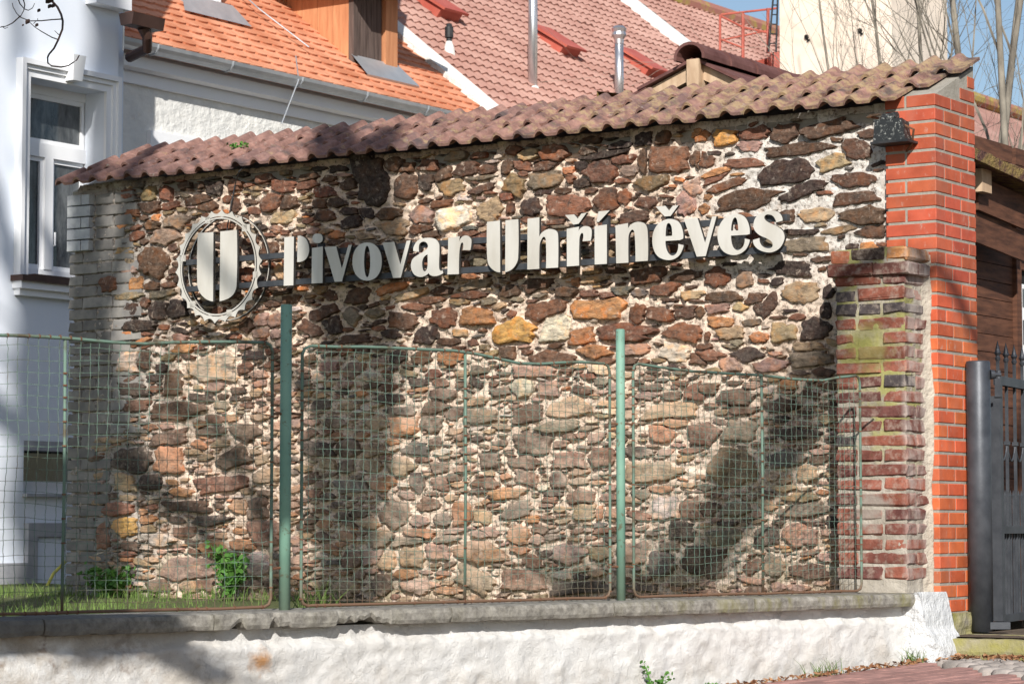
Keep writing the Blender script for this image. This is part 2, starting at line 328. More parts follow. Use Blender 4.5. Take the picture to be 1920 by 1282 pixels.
# ================================================================ stone wall
UL=-5.86; ZB=-.56; ZT=2.20
wall=thing('stone_wall','rubble stone wall of brown and rust coloured stones in pale mortar','wall',WF,(-2.9,0,ZB))
b=B(); b.box(UL+.02,-.01,.05,.5,ZB,ZT-.02); part(wall,'wall_core',b.A(),b.F,M_MORT)
STONES="""310,363,22,28,R;281,366,24,30,Y;283,389,38,20,B;292,410,14,14,O;332,416,45,24,G;286,423,28,16,B;311,444,50,32,P;289,488,55,55,B;326,465,20,14,B;206,534,30,28,R;256,533,26,22,O;274,568,20,18,B;298,584,36,34,K;332,580,36,36,K;262,612,60,22,K;372,376,50,20,B;402,353,32,26,K;390,388,34,18,B;440,348,24,22,R;426,375,16,14,R;443,385,14,28,B;512,378,40,34,R;532,351,44,22,R;540,381,34,30,B;531,408,38,24,T;517,430,22,16,P;505,467,30,24,B;463,514,36,26,R;526,510,18,28,T;442,603,18,24,T;491,601,26,24,P;517,601,28,24,P;490,625,28,18,P;520,628,26,18,P;463,612,22,24,B;245,584,26,30,K;241,556,56,16,G;304,552,50,14,G;286,537,30,16,B
580,333,36,12,B;576,348,36,14,R;610,363,40,20,R;601,383,26,18,B;631,381,32,18,B;610,405,36,20,B;700,341,62,100,K,-25;618,336,26,12,B;739,310,38,30,B;763,348,52,50,B;797,342,30,26,K;763,315,22,18,R;803,310,30,20,R;831,330,34,26,B,-30;845,351,46,30,Y;875,319,46,26,B;914,319,32,20,B;904,334,54,8,G;906,355,46,16,B,-12;830,383,38,14,R;792,406,44,34,P;849,411,64,42,W;918,395,48,38,T;789,430,44,20,B;728,403,50,26,B;689,399,26,18,K;656,397,34,14,K;658,418,40,24,K;809,441,32,14,B;655,348,30,20,B;740,425,60,30,T;672,556,42,28,B;620,555,24,18,B;733,542,60,18,O,-12;770,554,60,14,T,-10;829,547,40,16,B;880,554,70,12,B;888,537,60,14,G,-12;808,564,50,14,R;780,576,50,14,R
963,283,28,18,R;990,292,34,22,T;1038,288,54,30,R;982,311,30,18,R;1020,313,46,18,B,-6;952,314,22,26,B,-40;982,327,20,10,R;965,347,36,36,Y,35;1025,340,66,36,G,-10;1022,361,32,10,K;1067,321,22,14,O;1069,335,14,22,R;1092,312,24,18,K;1100,284,34,16,B;1163,274,44,14,K;1134,291,90,14,K,-6;1125,321,64,44,R;1167,302,54,16,R,-6;1181,320,36,22,P;1206,305,18,44,B;1255,300,82,54,R;1242,260,24,24,B;1207,264,32,24,K;1310,253,26,20,O;1165,340,30,10,R;1223,342,58,26,Y;1307,302,28,28,B;996,391,36,32,K;1062,389,84,44,R,8;1137,377,46,44,R;1169,370,24,28,R;1211,380,40,22,B;1286,380,36,44,P;1298,354,34,30,P;1055,359,34,12,B;959,391,14,22,R;1040,418,44,10,R;1188,408,56,22,B;1101,417,26,20,B;949,370,24,14,R
1314,255,36,22,O;1360,258,46,30,H;1415,251,56,22,R;1471,249,56,34,B;1550,243,104,24,B,-5;1406,275,44,20,P;1492,281,124,22,B,-3;1570,263,24,8,B;1320,303,40,26,R;1398,306,70,17,R;1473,324,112,46,K,-8;1560,306,58,28,T;1607,280,56,36,B,20;1344,324,60,12,O,-12;1340,337,40,10,R,-14;1363,349,72,17,R,-12;1400,374,114,34,B,-4;1506,358,94,26,K,-12;1601,338,80,27,B,6;1604,373,80,24,B,-4;1529,404,68,28,T;1625,406,98,32,B,4;1337,288,26,8,K;1628,252,34,16,B;1473,408,30,24,B;1503,436,60,12,K;1508,460,82,28,G,-3;1574,432,66,13,Y;1637,434,58,24,B;1327,371,14,12,O;1320,392,18,18,O
1487,503,72,26,K;1543,487,46,10,B;1542,505,16,8,B;1346,521,50,34,R;1397,522,28,30,P;1457,529,22,16,K;1501,549,68,38,T;1356,558,70,20,B;1419,561,38,20,B;1438,574,44,32,B,-25;1344,579,42,18,P;1388,576,30,14,T;1309,585,26,18,B;1353,605,44,22,O;1410,605,36,14,G;1496,595,28,12,R;1468,625,48,34,T;1424,633,36,18,O;1530,618,50,44,K;1548,583,22,30,K;1553,548,20,28,K;1372,625,50,24,T;1326,630,12,16,R;1319,651,30,12,B;1400,665,54,26,K;1326,668,58,22,R;1517,650,56,16,T;1517,674,70,30,G;1445,686,60,22,P;1370,684,34,28,P;1501,700,40,8,K;1323,730,48,22,B;1382,744,62,30,B;1464,761,60,24,B;1394,770,56,14,R
1213,519,58,28,B;1286,519,62,20,B;1005,535,62,20,B,-6;954,548,38,22,B;1059,549,38,18,B;1080,530,16,16,O;1118,525,56,12,T;1104,551,34,12,R;1140,554,30,10,R;1197,550,30,14,L;1167,547,40,18,L;1246,542,54,22,R,-12;1297,554,40,16,T;1022,582,90,32,R,-10;1118,582,104,38,O;1197,589,32,38,R;1236,590,50,28,R,6;1291,587,54,22,B;961,590,18,14,R;965,620,78,46,H;1045,615,56,50,W;1092,631,54,28,O;1170,624,112,34,R;1284,624,70,34,R;1115,659,62,24,O;1190,655,50,20,P;952,661,30,22,B;1036,673,90,26,R,5;1268,664,56,34,W;1307,673,30,22,B;1003,697,80,22,P;1027,729,44,28,P;980,725,40,36,W;994,774,60,34,B;1062,767,90,36,T;1260,743,42,16,B;1305,736,34,30,R;1256,769,90,28,T;1221,727,40,12,B;1256,795,60,18,O
757,603,54,32,B;833,596,50,36,R;894,594,60,28,O;624,610,30,34,K;803,629,46,32,K;733,627,36,18,K;665,636,52,18,B;607,587,50,22,B,-15;581,617,42,24,B,20;660,594,30,30,G,30;836,641,54,14,B;792,671,36,24,B;848,671,46,26,O;747,671,34,24,K;618,690,40,24,P;665,695,42,30,P;827,718,30,18,R;785,718,34,18,K;831,739,50,24,B;815,765,46,22,B;750,772,60,16,K;731,748,50,20,K;855,777,34,26,B;759,798,56,36,O;808,795,44,30,B;899,781,70,30,G;656,842,50,34,B;600,844,54,26,K;782,840,48,22,L;700,844,50,22,T;920,863,40,28,B;604,760,40,20,K;654,762,40,14,T;628,793,40,22,B;710,793,40,26,T
649,876,36,20,B;754,876,50,28,T;696,873,36,24,T;824,876,32,20,B;661,913,56,24,L;714,908,52,28,O;782,904,24,30,K;827,908,38,24,R;911,906,50,18,R;850,896,24,16,B;740,965,62,46,B;693,981,36,24,T;803,946,46,24,R;866,962,38,48,O;831,974,36,26,K;787,979,34,20,P;904,969,34,26,T;714,1011,48,34,G;787,1000,56,18,O;766,1014,60,16,G;908,1000,46,16,P;838,1011,46,16,G;773,1044,44,40,T;726,1051,30,38,T;700,1044,40,28,P;661,1049,42,30,R;900,1035,92,40,O,5;822,1035,46,30,P;761,1077,44,18,O;719,1095,34,42,B;785,1100,62,26,P;838,1107,50,14,O;892,1086,72,40,G,20;675,1079,18,12,R;651,1103,40,30,T
985,867,58,24,B;1069,863,64,30,R;1131,859,50,34,R;1001,832,62,36,B;1047,800,80,24,G,-6;1241,807,48,44,F;952,925,66,20,O,-5;990,897,42,26,R,15;1047,900,28,36,B,-40;1088,932,58,26,R;1038,925,32,16,K;1097,960,40,28,T;1125,962,14,28,O;997,974,22,12,O;971,957,60,28,G,-20;975,1004,44,38,O;916,998,46,18,P;1006,1012,30,20,P;1064,1039,60,36,P;1028,1038,30,12,K;996,1053,36,24,R,12;1124,1037,40,26,Y;982,1088,76,38,R,-5;1124,1020,36,8,R;1200,848,56,20,K;1225,886,112,38,T;1203,927,34,18,G;1249,955,52,40,W;1189,1037,62,42,P;1239,1056,60,46,L;1086,1102,120,26,K
1323,815,58,42,R;1388,810,60,38,G;1375,875,92,68,Y;1473,862,66,32,L;1298,844,44,11,R;1293,955,46,38,R;1328,955,40,26,B;1279,993,50,38,K;1380,955,60,28,G;1508,957,100,24,G;1353,1009,60,32,G;1440,1004,50,42,K;1320,1053,70,58,B;1451,1061,46,38,G;1413,1061,40,22,R,-15;1517,1072,80,28,B;1497,813,90,20,K;1514,889,40,30,T;1500,1004,60,40,P;1506,933,70,16,Y
245,678,38,38,W;273,674,22,34,B;250,730,52,24,K;327,716,32,46,B;344,655,40,16,O;398,692,94,48,F2;477,667,42,18,K;405,725,36,20,P;374,746,44,12,K;327,770,102,34,B;262,760,44,22,B;250,863,82,48,K;316,861,60,50,F;318,821,68,26,B,-10;283,802,26,12,O;405,786,40,18,R;435,784,18,14,O;461,809,58,30,B,8;437,861,56,34,B,-15;398,809,60,14,B;413,909,92,28,R;341,923,42,16,O;236,904,38,30,T;281,904,44,28,K;351,949,78,20,B;449,951,40,26,O;482,954,36,40,B;222,954,58,30,R;194,1007,28,46,R;234,987,46,36,H;398,975,72,18,K;306,1012,50,28,W;346,997,42,18,R;398,1028,54,26,O;454,1021,50,20,O;482,1059,52,48,W;246,1023,38,20,B;355,1068,102,42,P;496,1000,60,46,R;353,1099,30,28,T;386,1094,36,24,R;496,893,50,26,T;297,1099,40,22,B"""
PAL={'K':(.040,.027,.025),'B':(.090,.052,.036),'R':(.16,.076,.049),'O':(.37,.185,.09),'T':(.36,.27,.175),'P':(.33,.22,.185),
 'G':(.19,.160,.12),'W':(.56,.50,.44),'Y':(.215,.165,.095),'L':(.12,.115,.11),'H':(.52,.30,.09),'F':(.50,.24,.15),'F2':(.60,.46,.36)}
def wu(px,py): return hit(WF,'y',0,px,py)
seeds=[]
for i,tok in enumerate(STONES.replace('\n',';').split(';')):
    q=tok.split(','); px,py,w,h=map(float,q[:4]); a=float(q[5]) if len(q)>5 else rng.uniform(-5,5)
    p=wu(px,py); su=wu(px+5,py)[0]-wu(px-5,py)[0]; sz=wu(px,py-5)[2]-wu(px,py+5)[2]
    seeds.append((p[0],p[2]+0,w*su/10*1.24,h*sz/10*1.28,-R(a),PAL[q[4]]))
RES=.0045; NU=int((.02-UL)/RES); NZ=int((ZT-ZB)/RES)
gu=UL+np.arange(NU)*RES; gz=ZB+np.arange(NZ)*RES
best=np.full((NU,NZ),9.0,np.float32); lab=np.full((NU,NZ),-1,np.int32)
def window(s,k=1.15):
    r=.5*max(s[2],s[3])*k+.01
    i0=max(0,int((s[0]-r-UL)/RES)); i1=min(NU,int((s[0]+r-UL)/RES)+1); j0=max(0,int((s[1]-r-ZB)/RES)); j1=min(NZ,int((s[1]+r-ZB)/RES)+1)
    return i0,i1,j0,j1
def dist(s,sh,i0,i1,j0,j1):
    U=gu[i0:i1,None]-s[0]; Z=gz[None,j0:j1]-s[1]; c,sn=math.cos(s[4]),math.sin(s[4])
    x=(U*c+Z*sn)/(s[2]*.5); y=(-U*sn+Z*c)/(s[3]*.5)
    d=np.zeros(x.shape)
    for (a,r) in sh: d=np.maximum(d,(x*math.cos(a)+y*math.sin(a))/r)
    n=vnoise(gu[i0:i1,None]*55+0*Z,gz[None,j0:j1]*80+0*U,5)-.5; m=vnoise(gu[i0:i1,None]*120+0*Z,gz[None,j0:j1]*150+0*U,6)-.5
    return d+.22*n+.12*m
def shape():
    k=rng.integers(4,7); a0=rng.uniform(0,6.28) if k>4 else rng.uniform(-.25,.25)
    return [(a0+6.283*i/k+rng.uniform(-.32,.32),rng.uniform(.80,1.0)) for i in range(k)]
shapes=[]
def lay(s,sh):
    idx=len(shapes); shapes.append(sh); w=window(s); 
    if w[0]>=w[1] or w[2]>=w[3]: return
    d=dist(s,sh,*w); sl=(slice(w[0],w[1]),slice(w[2],w[3])); m=(d<best[sl])
    best[sl]=np.where(m,d,best[sl]); lab[sl]=np.where(m&(d<1),idx,lab[sl])
for s in seeds: lay(s,shape())
NH=len(seeds)
# small stones fill what the large ones leave
keys=list('KKBBBBBRRRRTTPPGGOWLY'); tries=0
for (w0,w1,h0,h1,n) in ((.12,.18,.04,.07,1500),(.08,.15,.026,.046,4000),(.055,.12,.014,.028,9000),(.028,.065,.009,.017,14000)):
    for _ in range(n):
        u=rng.uniform(-5.62,-.02); z=rng.uniform(ZB+.02,2.16)
        if u<-5.40 and z>.55: continue
        if u>-1.25 and z>1.05 and (w1<.1 or rng.random()<.75): continue
        w=rng.uniform(w0,w1); h=rng.uniform(h0,h1)
        i0,i1,j0,j1=window((u,z,w*.7,h*.7,0),1.0)
        i0=max(0,int((u-w*.42-UL)/RES)); i1=min(NU,int((u+w*.42-UL)/RES)+1); j0=max(0,int((z-h*.45-ZB)/RES)); j1=min(NZ,int((z+h*.45-ZB)/RES)+1)
        if i1-i0<2 or j1-j0<2: continue
        if (best[i0:i1,j0:j1]<1.06).mean()>(.22 if w>.06 else .10): continue
        c=np.array(PAL[keys[rng.integers(len(keys))]] if z>.75 or rng.random()<.6 else PAL['TPWTPO'[rng.integers(6)]])
        s=(u,z,w,h,rng.uniform(-.3,.3)*(1 if rng.random()<.35 else .3),tuple(c)); seeds.append(s); lay(s,shape())
def mortar_h(u,z): return .016*fbm(u*6,z*6,11,3)+.058*fbm(u*27,z*40,12,4)-.008
stone_meshes=[]
for i,s in enumerate(seeds):
    big=s[2]*s[3]; n=26 if big>.006 else (18 if big>.002 else 11)
    c,sn=math.cos(s[4]),math.sin(s[4]); a=np.arange(n)*2*math.pi/n+rng.uniform(0,1)
    ex=np.cos(a)*s[2]*.66; ez=np.sin(a)*s[3]*.66; du=ex*c-ez*sn; dz=ex*sn+ez*c
    t=np.linspace(.02,1,40)[None,:]; PU=s[0]+du[:,None]*t; PZ=s[1]+dz[:,None]*t
    iu=np.clip(((PU-UL)/RES).astype(int),0,NU-1); iz=np.clip(((PZ-ZB)/RES).astype(int),0,NZ-1)
    ok=(lab[iu,iz]==i)&(PU<-.005)&(PU>UL); bad=~ok; first=np.where(bad.any(1),bad.argmax(1),40)
    r=np.maximum(first-1.0,0)/40; 
    if (r>.05).sum()<n*.6: continue
    area=.5*abs(np.sum(r*np.roll(r,-1))*math.sin(2*math.pi/n))*s[2]*s[3]*.38
    if area<6e-5: continue
    r=r*rng.uniform(.84,1.0,n)
    rim=np.stack([s[0]+du*r,s[1]+dz*r],1)
    sz=math.sqrt(area); H=rng.uniform(.5,1.0)*min(.036,.010+sz*.18)
    if s[0]>-1.25 and s[1]>1.0: H*=.6
    tilt=rng.normal(0,.10,2); ctr=np.array([s[0],s[1]])
    pl=[(rng.normal(0,.20,2),rng.uniform(.0,.4)*H) for _ in range(4)]+[(np.zeros(2),0)]
    def face(q,hh):
        dx=q[:,0]-s[0]; dz_=q[:,1]-s[1]; h=np.min([hh+o_-0*dx+dx*t_[0]+dz_*t_[1]*1.4 for t_,o_ in pl],0)
        return np.maximum(h+dx*tilt[0]+dz_*tilt[1]+.014*fbm(q[:,0]*26,q[:,1]*40,21,4)*min(1,sz*12),min(hh,H)*.55+.007)
    V=[]; KS=((1.02,-.025),(1.0,H*.5),(.95,H*.9),(.75,H),(.5,H),(.25,H)) if n>12 else ((1.02,-.025),(1.0,H*.5),(.92,H*.95),(.5,H))
    for ki,(k,hh) in enumerate(KS):
        q=ctr+(rim-ctr)*k
        f=-face(q,hh) if ki else np.full(n,.025)
        V.append(np.stack([q[:,0],f,q[:,1]],1))
    V.append(np.array([[s[0],-face(ctr[None,:],H)[0],s[1]]])); V=np.vstack(V)
    F=[]; NR=len(KS)-1
    for g in range(NR):
        for k in range(n): F.append((g*n+k,g*n+(k+1)%n,(g+1)*n+(k+1)%n,(g+1)*n+k))
    for k in range(n): F.append((NR*n+k,NR*n+(k+1)%n,(NR+1)*n))
    col=np.array(s[5])*rng.uniform(.78,1.25)*(1+rng.normal(0,.03,3)); C=np.tile(col,(len(V),1))
    stone_meshes.append((area*(1.3 if i<NH else 1),V,F,np.clip(C,.01,.9),[int(q>=2*n) for q in range(len(F))]))
stone_meshes.sort(key=lambda q:-q[0])
for k,(ar,V,F,C,SM) in enumerate(stone_meshes[:300]):
    c=V.mean(0); me=mk('stone',V-c,F,M_STONE,False,C); me.polygons.foreach_set('use_smooth',SM); o=bpy.data.objects.new('stone',me); COL.objects.link(o); o.parent=wall
    o.location=c-INFO[wall.name][1]
b=B(); CC=[]; SS_=[]
for ar,V,F,C,SM in stone_meshes[300:]: b.add(V,F); CC.append(C); SS_+=SM
o=part(wall,'small_stones',b.A(),b.F,M_STONE,kind='stuff',cols=np.vstack(CC)); o.data.polygons.foreach_set('use_smooth',SS_)
print('stones',len(stone_meshes))
# mortar face
nu,nz=640,310; U=np.linspace(UL+.03,-.002,nu); Z=np.linspace(ZB,ZT+.0,nz); UU,ZZ=np.meshgrid(U,Z,indexing='ij')
H=mortar_h(UU,ZZ); H=np.where((UU>-1.2)&(ZZ>1.0),H*.5+.001,H)
H=H-np.clip((ZZ-2.02)/.1,0,1)*.03*(vnoise(UU*9,ZZ*0,3)>.35)
H=H+np.clip((-5.30-UU)/.12,0,1)*.010
V=np.stack([UU.ravel(),-H.ravel()+.0,ZZ.ravel()],1); F=[]
for i in range(nu-1):
    for j in range(nz-1): F.append((i*nz+j,(i+1)*nz+j,(i+1)*nz+j+1,i*nz+j+1))
part(wall,'mortar_face',V,F,M_MORT,smooth=True)
# grey bricks of the left pier, part of the same wall
def brick_mesh(w,d,h,mat,name='brick',b=.004,seed=0,n=1):
    k=B().bbox(0,w,0,d,0,h,b); V=k.A(); r=np.random.default_rng(seed); V=V+r.normal(0,.0012*n,V.shape); return mk(name,V,k.F,mat)
GB=[brick_mesh(w,.12,.062,M_GREYB,seed=i,n=2.2) for i,w in enumerate((.24,.115,.25,.16))]
def put(mesh,root,loc,col=None,name='brick',rot=0,rx=0,ry=0):
    o=bpy.data.objects.new(name,mesh); COL.objects.link(o); o.parent=root; o.location=np.array(loc)-INFO[root.name][1]
    o.rotation_euler=(rx,ry,rot)
    if col is not None: o.color=(*col,1)
    return o
z=ZB+.01; k=0
while z<2.12:
    x=UL; tile=z>1.74
    ws=(.24,.115,.25) if k%2 else (.115,.25,.16)
    lim=(-5.62 if z<.5 else -5.44)+.18*(vnoise(np.array(z*5.),np.array(.5),9)-.3)
    if tile:   # clean grey facing tiles
        tw=(.125,.075) if k%2 else (.21,)
        for w in tw:
            c=np.array((.42,.44,.47))*rng.uniform(.92,1.08)
            m=brick_mesh(w-.008,.13,.066,M_GREYB,'facing_tile',.002,0,.4); put(m,wall,(x,-.045,z),c,'facing_tile'); x+=w
        x+=.02; ws=(.16,.2) if k%2 else (.22,.1)
    for w in ws:
        if x+w*.4>lim+.1: break
        c=np.array((.235,.225,.215))*rng.uniform(.75,1.2); mm=[q for q in GB]; m=min(mm,key=lambda q:abs(max(v.co.x for v in q.vertices)-w))
        put(m,wall,(x,-.012-rng.uniform(0,.006),z+rng.uniform(-.002,.002)),c); x+=w+.01
    z+=.0745; k+=1
# ================================================================ roof on the wall
EZ=2.178; EY=-.13; PIT=math.atan(.27/.57)
cs,sn=math.cos(PIT),math.sin(PIT)
def tile_profile(x):
    w=(x/.15)%1.0
    return .033*math.sin(math.pi*min(1,w/.50))**.75 if w<.50 else 0.0
def roof_tile(w,L,n=10,th=.017):
    xs=[w*i/(2*n)for i in range(2*n+1)]; V=[];
    for (y) in (0,L):
        for x in xs: V.append((x,y,tile_profile(x)+th))
    for (y) in (0,L):
        for x in xs: V.append((x,y,tile_profile(x)))
    m=len(xs); F=[]
    for i in range(m-1): F+=[(i,i+1,m+i+1,m+i),(2*m+i,3*m+i,3*m+i+1,2*m+i+1),(i,2*m+i,2*m+i+1,i+1),(m+i,m+i+1,3*m+i+1,3*m+i)]
    F+=[(0,m,3*m,2*m),(m-1,3*m-1,4*m-1,2*m-1)]
    return V,F
V,F=roof_tile(.297,.262); TM=mk('roof_tile',V,F,M_TILE); TM2=mk('roof_tile',[(x,y,z) for x,y,z in roof_tile(.297,.20)[0]],F,M_TILE)
roof=thing('wall_roof','low pitched cap of mossy red brown roof tiles along the top of the stone wall','roof',WF,(-2.9,.2,2.2))
ro=INFO[roof.name][1]
x0=-5.89; ncol=20
for r in range(3):
    for c_ in range(ncol):
        s0=r*.218; x=x0+c_*.300+r*.10
        jz=rng.uniform(0,.007); jy=rng.uniform(-.008,.008); 
        o=bpy.data.objects.new('roof_tile',TM); COL.objects.link(o); o.parent=roof
        y=EY+(s0+jy)*cs; zz=EZ+(s0)*sn+jz+.004
        o.location=np.array((x,y,zz+.0))-ro; o.rotation_euler=(PIT-R(2.7)+rng.normal(0,.010),rng.normal(0,.016),rng.normal(0,.020))
b=B(); b.add([(UL-.02,.025,EZ-.02),(.10,.025,EZ-.02),(.10,.50,EZ+.235),(UL-.02,.56,EZ+.235),(UL-.02,.03,EZ-.08),(.10,.03,EZ-.08),(.10,.45,EZ-.06),(UL-.02,.5,EZ-.06)],
 [(0,1,2,3),(4,7,6,5),(0,4,5,1),(1,5,6,2),(2,6,7,3),(3,7,4,0)]); part(roof,'mortar_bed',b.A(),b.F,M_PMORT)
# ================================================================ sign
SO=-.15
def wp(off): return lambda px,py:(lambda q:(q[0],q[2]))(hit(WF,'y',off,px,py))
def smooth(pts,step=6):
    out=[];n=len(pts)
    P=[np.array(p[:2],float) for p in pts]; S=[len(p)>2 for p in pts]
    for i in range(n):
        a,b_=P[i],P[(i+1)%n]; j=(i+1)%n
        if not(S[i] or S[j]): out.append(a); continue
        L=np.linalg.norm(b_-a)
        def tg(k):
            v=P[(k+1)%n]-P[k-1]; return v/np.linalg.norm(v)*L
        ta=tg(i) if S[i] else None; tb=tg(j) if S[j] else None
        if ta is None: ta=2*(b_-a)-tb
        if tb is None: tb=2*(b_-a)-ta
        for k in range(step):
            t=k/step; out.append((2*t**3-3*t**2+1)*a+(t**3-2*t**2+t)*ta+(-2*t**3+3*t**2)*b_+(t**3-t**2)*tb)
    return out
def ell(cx,cy,rx,ry,n=28,p=2.0):
    return [(cx+rx*math.copysign(abs(math.cos(t))**(2/p),math.cos(t)),cy+ry*math.copysign(abs(math.sin(t))**(2/p),math.sin(t))) for t in [2*math.pi*i/n for i in range(n)]]
sign=thing('wall_sign','cream metal lettering and round crown cap emblem on grey rails across the stone wall','sign',WF,(-2.8,-.1,1.55))
def plate(name,loops,y0,y1,mat,root=sign):
    V=[];F=[];fm=[]
    pl=[[Vector((x,z,0)) for x,z in l] for l in loops]
    flat=[p for l in pl for p in l]; n=len(flat)
    V=[(p.x,y0,p.y) for p in flat]+[(p.x,y1,p.y) for p in flat]
    for t in tessellate_polygon(pl): F.append(tuple(t)); fm.append(0)
    for t in tessellate_polygon(pl): F.append(tuple(i+n for i in t)); fm.append(1)
    k=0
    for l in pl:
        m=len(l)
        for i in range(m): F.append((k+i,k+(i+1)%m,k+(i+1)%m+n,k+i+n)); fm.append(1)
        k+=m
    return part(root,name,V,F,None,mats=[mat,M_LSIDE],fmat=fm)
def letter(loops,ox,oy,sc,name='letter',lab=None):
    f=wp(SO); L=[[f(ox+x/sc,oy+y/sc) for x,y in l] for l in loops]
    o=plate(name,L,SO,SO+.020,M_LETTER)
    if lab:o['label']=lab
    return o
c_='c'
z2=(520,425,10.105); z3=(700,425,10.105); z4=(900,385,9.158); z5=(1050,380,9.158); z6=(1210,375,9.864); z7=(1340,375,9.864)
def S(t):   # "x,y" corner   "x,y*" smooth
    return smooth([tuple(float(v) for v in q.strip('*').split(','))+((1,) if q.endswith('*') else ()) for q in t.split()])
LT=[
('capital letter P stem',z2,["132,200 315,188 303,1110 120,1120"]),('capital letter P bowl',z2,["385,175 460,178* 545,235* 598,370* 595,500* 540,610* 460,660* 375,668"]),
('letter i stem',z2,["655,405 862,375 857,1065 648,1078"]),('letter i dot',z2,[ell(763,222,97,92,24,2.4)]),
('first letter v',z2,["893,385 1115,370 1222,790 1345,350 1410,343 1225,1038 1085,1045"]),
('letter o',z2,[ell(1701,661,279,362,40,2.15),ell(1702,660,58,297,28,2.1)]),
('second letter v',z3,["172,305 395,285 512,715 630,268 705,258 520,965 372,970"]),
('letter a',z3,["757,462 768,370* 850,255* 1000,213* 1160,228* 1240,310* 1252,420* 1247,780* 1275,835* 1310,822 1325,880 1215,930* 1110,930* 1045,880 980,930* 880,952* 770,900* 712,760* 740,620* 850,530* 960,465* 1025,400* 1030,340* 985,290* 920,290* 870,340* 868,478","1028,525 950,590* 925,700* 943,820* 975,845* 1010,810* 1030,700"]),
('letter r',z3,["1420,212 1640,180 1620,300 1680,195* 1770,168* 1850,230* 1858,320* 1838,445 1690,443 1705,340* 1680,300* 1645,380* 1628,520* 1622,898 1403,905"]),
('capital letter U left half',z4,["120,285 343,262 347,1152 240,1118* 150,1020* 122,880*"]),('capital letter U right half',z4,["437,258 657,238 655,900* 620,1010* 545,1100* 432,1147"]),
('letter h',z4,["815,232 1020,205 1018,545 1060,470* 1150,415* 1240,410* 1320,450* 1342,540* 1340,1068 1132,1080 1130,600* 1105,542* 1070,560* 1030,650* 1020,760* 1018,1090 812,1102"]),
('caron over the r',z5,["88,215 243,202 305,275 365,188 458,172 320,362 230,378"]),
('letter r under its caron',z5,["115,450 328,412 318,490 370,425* 450,402* 530,440* 545,530* 525,655 385,662 400,560* 380,520* 345,565* 332,650* 328,1080 118,1095"]),
('acute accent over the i',z5,["662,150 855,132 668,332 625,330"]),('letter i under its acute accent',z5,["592,405 805,375 805,1050 595,1062"]),
('letter n',z5,["952,392 1168,350 1170,440 1240,360* 1350,330* 1460,365* 1503,480* 1508,998 1295,1012 1280,530* 1250,465* 1210,490* 1180,560* 1173,700* 1175,1030 965,1042"]),
('caron over the e',z6,["190,122 370,108 440,195 510,105 612,98 465,298 355,305"]),
('letter e under its caron',z6,["700,715 690,560* 620,410* 500,355* 380,360* 230,450* 150,590* 128,740* 150,900* 230,1040* 370,1105* 510,1100* 620,1030* 685,920* 708,835 610,812 600,920* 560,1000* 490,1028* 420,970* 380,860* 372,758 640,742","375,670 380,560* 400,450* 435,428* 475,470* 493,560* 495,662"]),
('third letter v',z6,["712,352 965,330 1105,790 1235,308 1318,300 1115,1038 950,1048"]),
('last letter e',z7,["648,630 638,480* 570,330* 450,260* 330,260* 180,340* 90,470* 52,640* 80,820* 160,950* 300,1015* 440,1005* 560,930* 625,830* 650,735 555,712 545,810* 500,890* 420,928* 350,880* 312,770* 303,660 600,642","305,570 315,440* 345,350* 385,325* 415,380* 432,480* 436,562"]),
('letter s',z7,["1255,385 1240,300* 1170,220* 1050,195* 900,225* 770,310* 718,440* 740,560* 830,650* 950,705* 1040,760* 1072,820* 1050,880* 960,890* 880,850* 838,780* 830,702 708,740 735,840* 820,920* 950,965* 1080,960* 1210,880* 1285,740* 1290,650* 1250,560* 1150,485* 1050,440* 960,390* 918,330* 950,275* 1030,272* 1090,310* 1125,370* 1138,415"])]
for lab_,(ox,oy,sc),loops in LT: letter([S(l) if isinstance(l,str) else l for l in loops],ox,oy,sc,lab=lab_)
for q in ("272,278 428,268 425,962 350,935* 290,870* 266,780*","497,262 663,245 660,800* 635,880* 580,930* 490,960"):
    letter([S(q)],320,385,5.344,'emblem_bar')
f=wp(SO-.01); cu,cz=f(408.0,499.3); Rm=(f(410,391.8)[1]-f(407,606.2)[1])/2
def circ(r,n=96): return [(cu+r*math.cos(2*math.pi*i/n),cz+r*math.sin(2*math.pi*i/n)) for i in range(n)]
T=26; teeth=[]
for i in range(T*10):
    a=2*math.pi*i/(T*10); ph=(i%10)/10; k=abs(ph-.5)*2; rr=Rm*(.922+.072*(k**1.9)); teeth.append((cu+rr*math.cos(a+.05),cz+rr*math.sin(a+.05)))
plate('emblem_ring',[teeth,circ(Rm*.875)],SO-.004,SO+.004,M_LETTER)
plate('emblem_inner_ring',[circ(Rm*.858),circ(Rm*.832)],SO-.006,SO+.010,M_LETTER)
for k in range(6):
    bb=B()
    a=math.pi/6+k*math.pi/3+.3
    if 1:
        x=cu+Rm*.863*math.cos(a); zz=cz+Rm*.863*math.sin(a); bb.box(x-.02,x+.02,SO-.004,SO+.01,zz-.02,zz+.02)
    part(sign,'ring_tab',bb.A(),bb.F,M_LETTER)
plate('emblem_back_ring',[circ(Rm*.925),circ(Rm*.910)],-.06,-.04,M_LETTER)
RO=SO+.029
for (a,b_,h) in (((338,489.5),(1476,404.5),.034),((338,541),(1470,462),.034)):
    bb=B(); p=wp(RO)(a[0],a[1]+3); q=wp(RO)(b_[0],b_[1]+3); zc=(p[1]+q[1])/2
    bb.box(p[0],q[0],RO,RO+.03,zc-h/2,zc+h/2); part(sign,'rail',bb.A(),bb.F,M_RAIL)
    for u in np.linspace(p[0]+.25,q[0]-.2,6):
        bb=B(); bb.box(u-.015,u+.015,RO+.03,.0,zc-.012,zc+.012); part(sign,'wall_bracket',bb.A(),bb.F,M_RAIL)
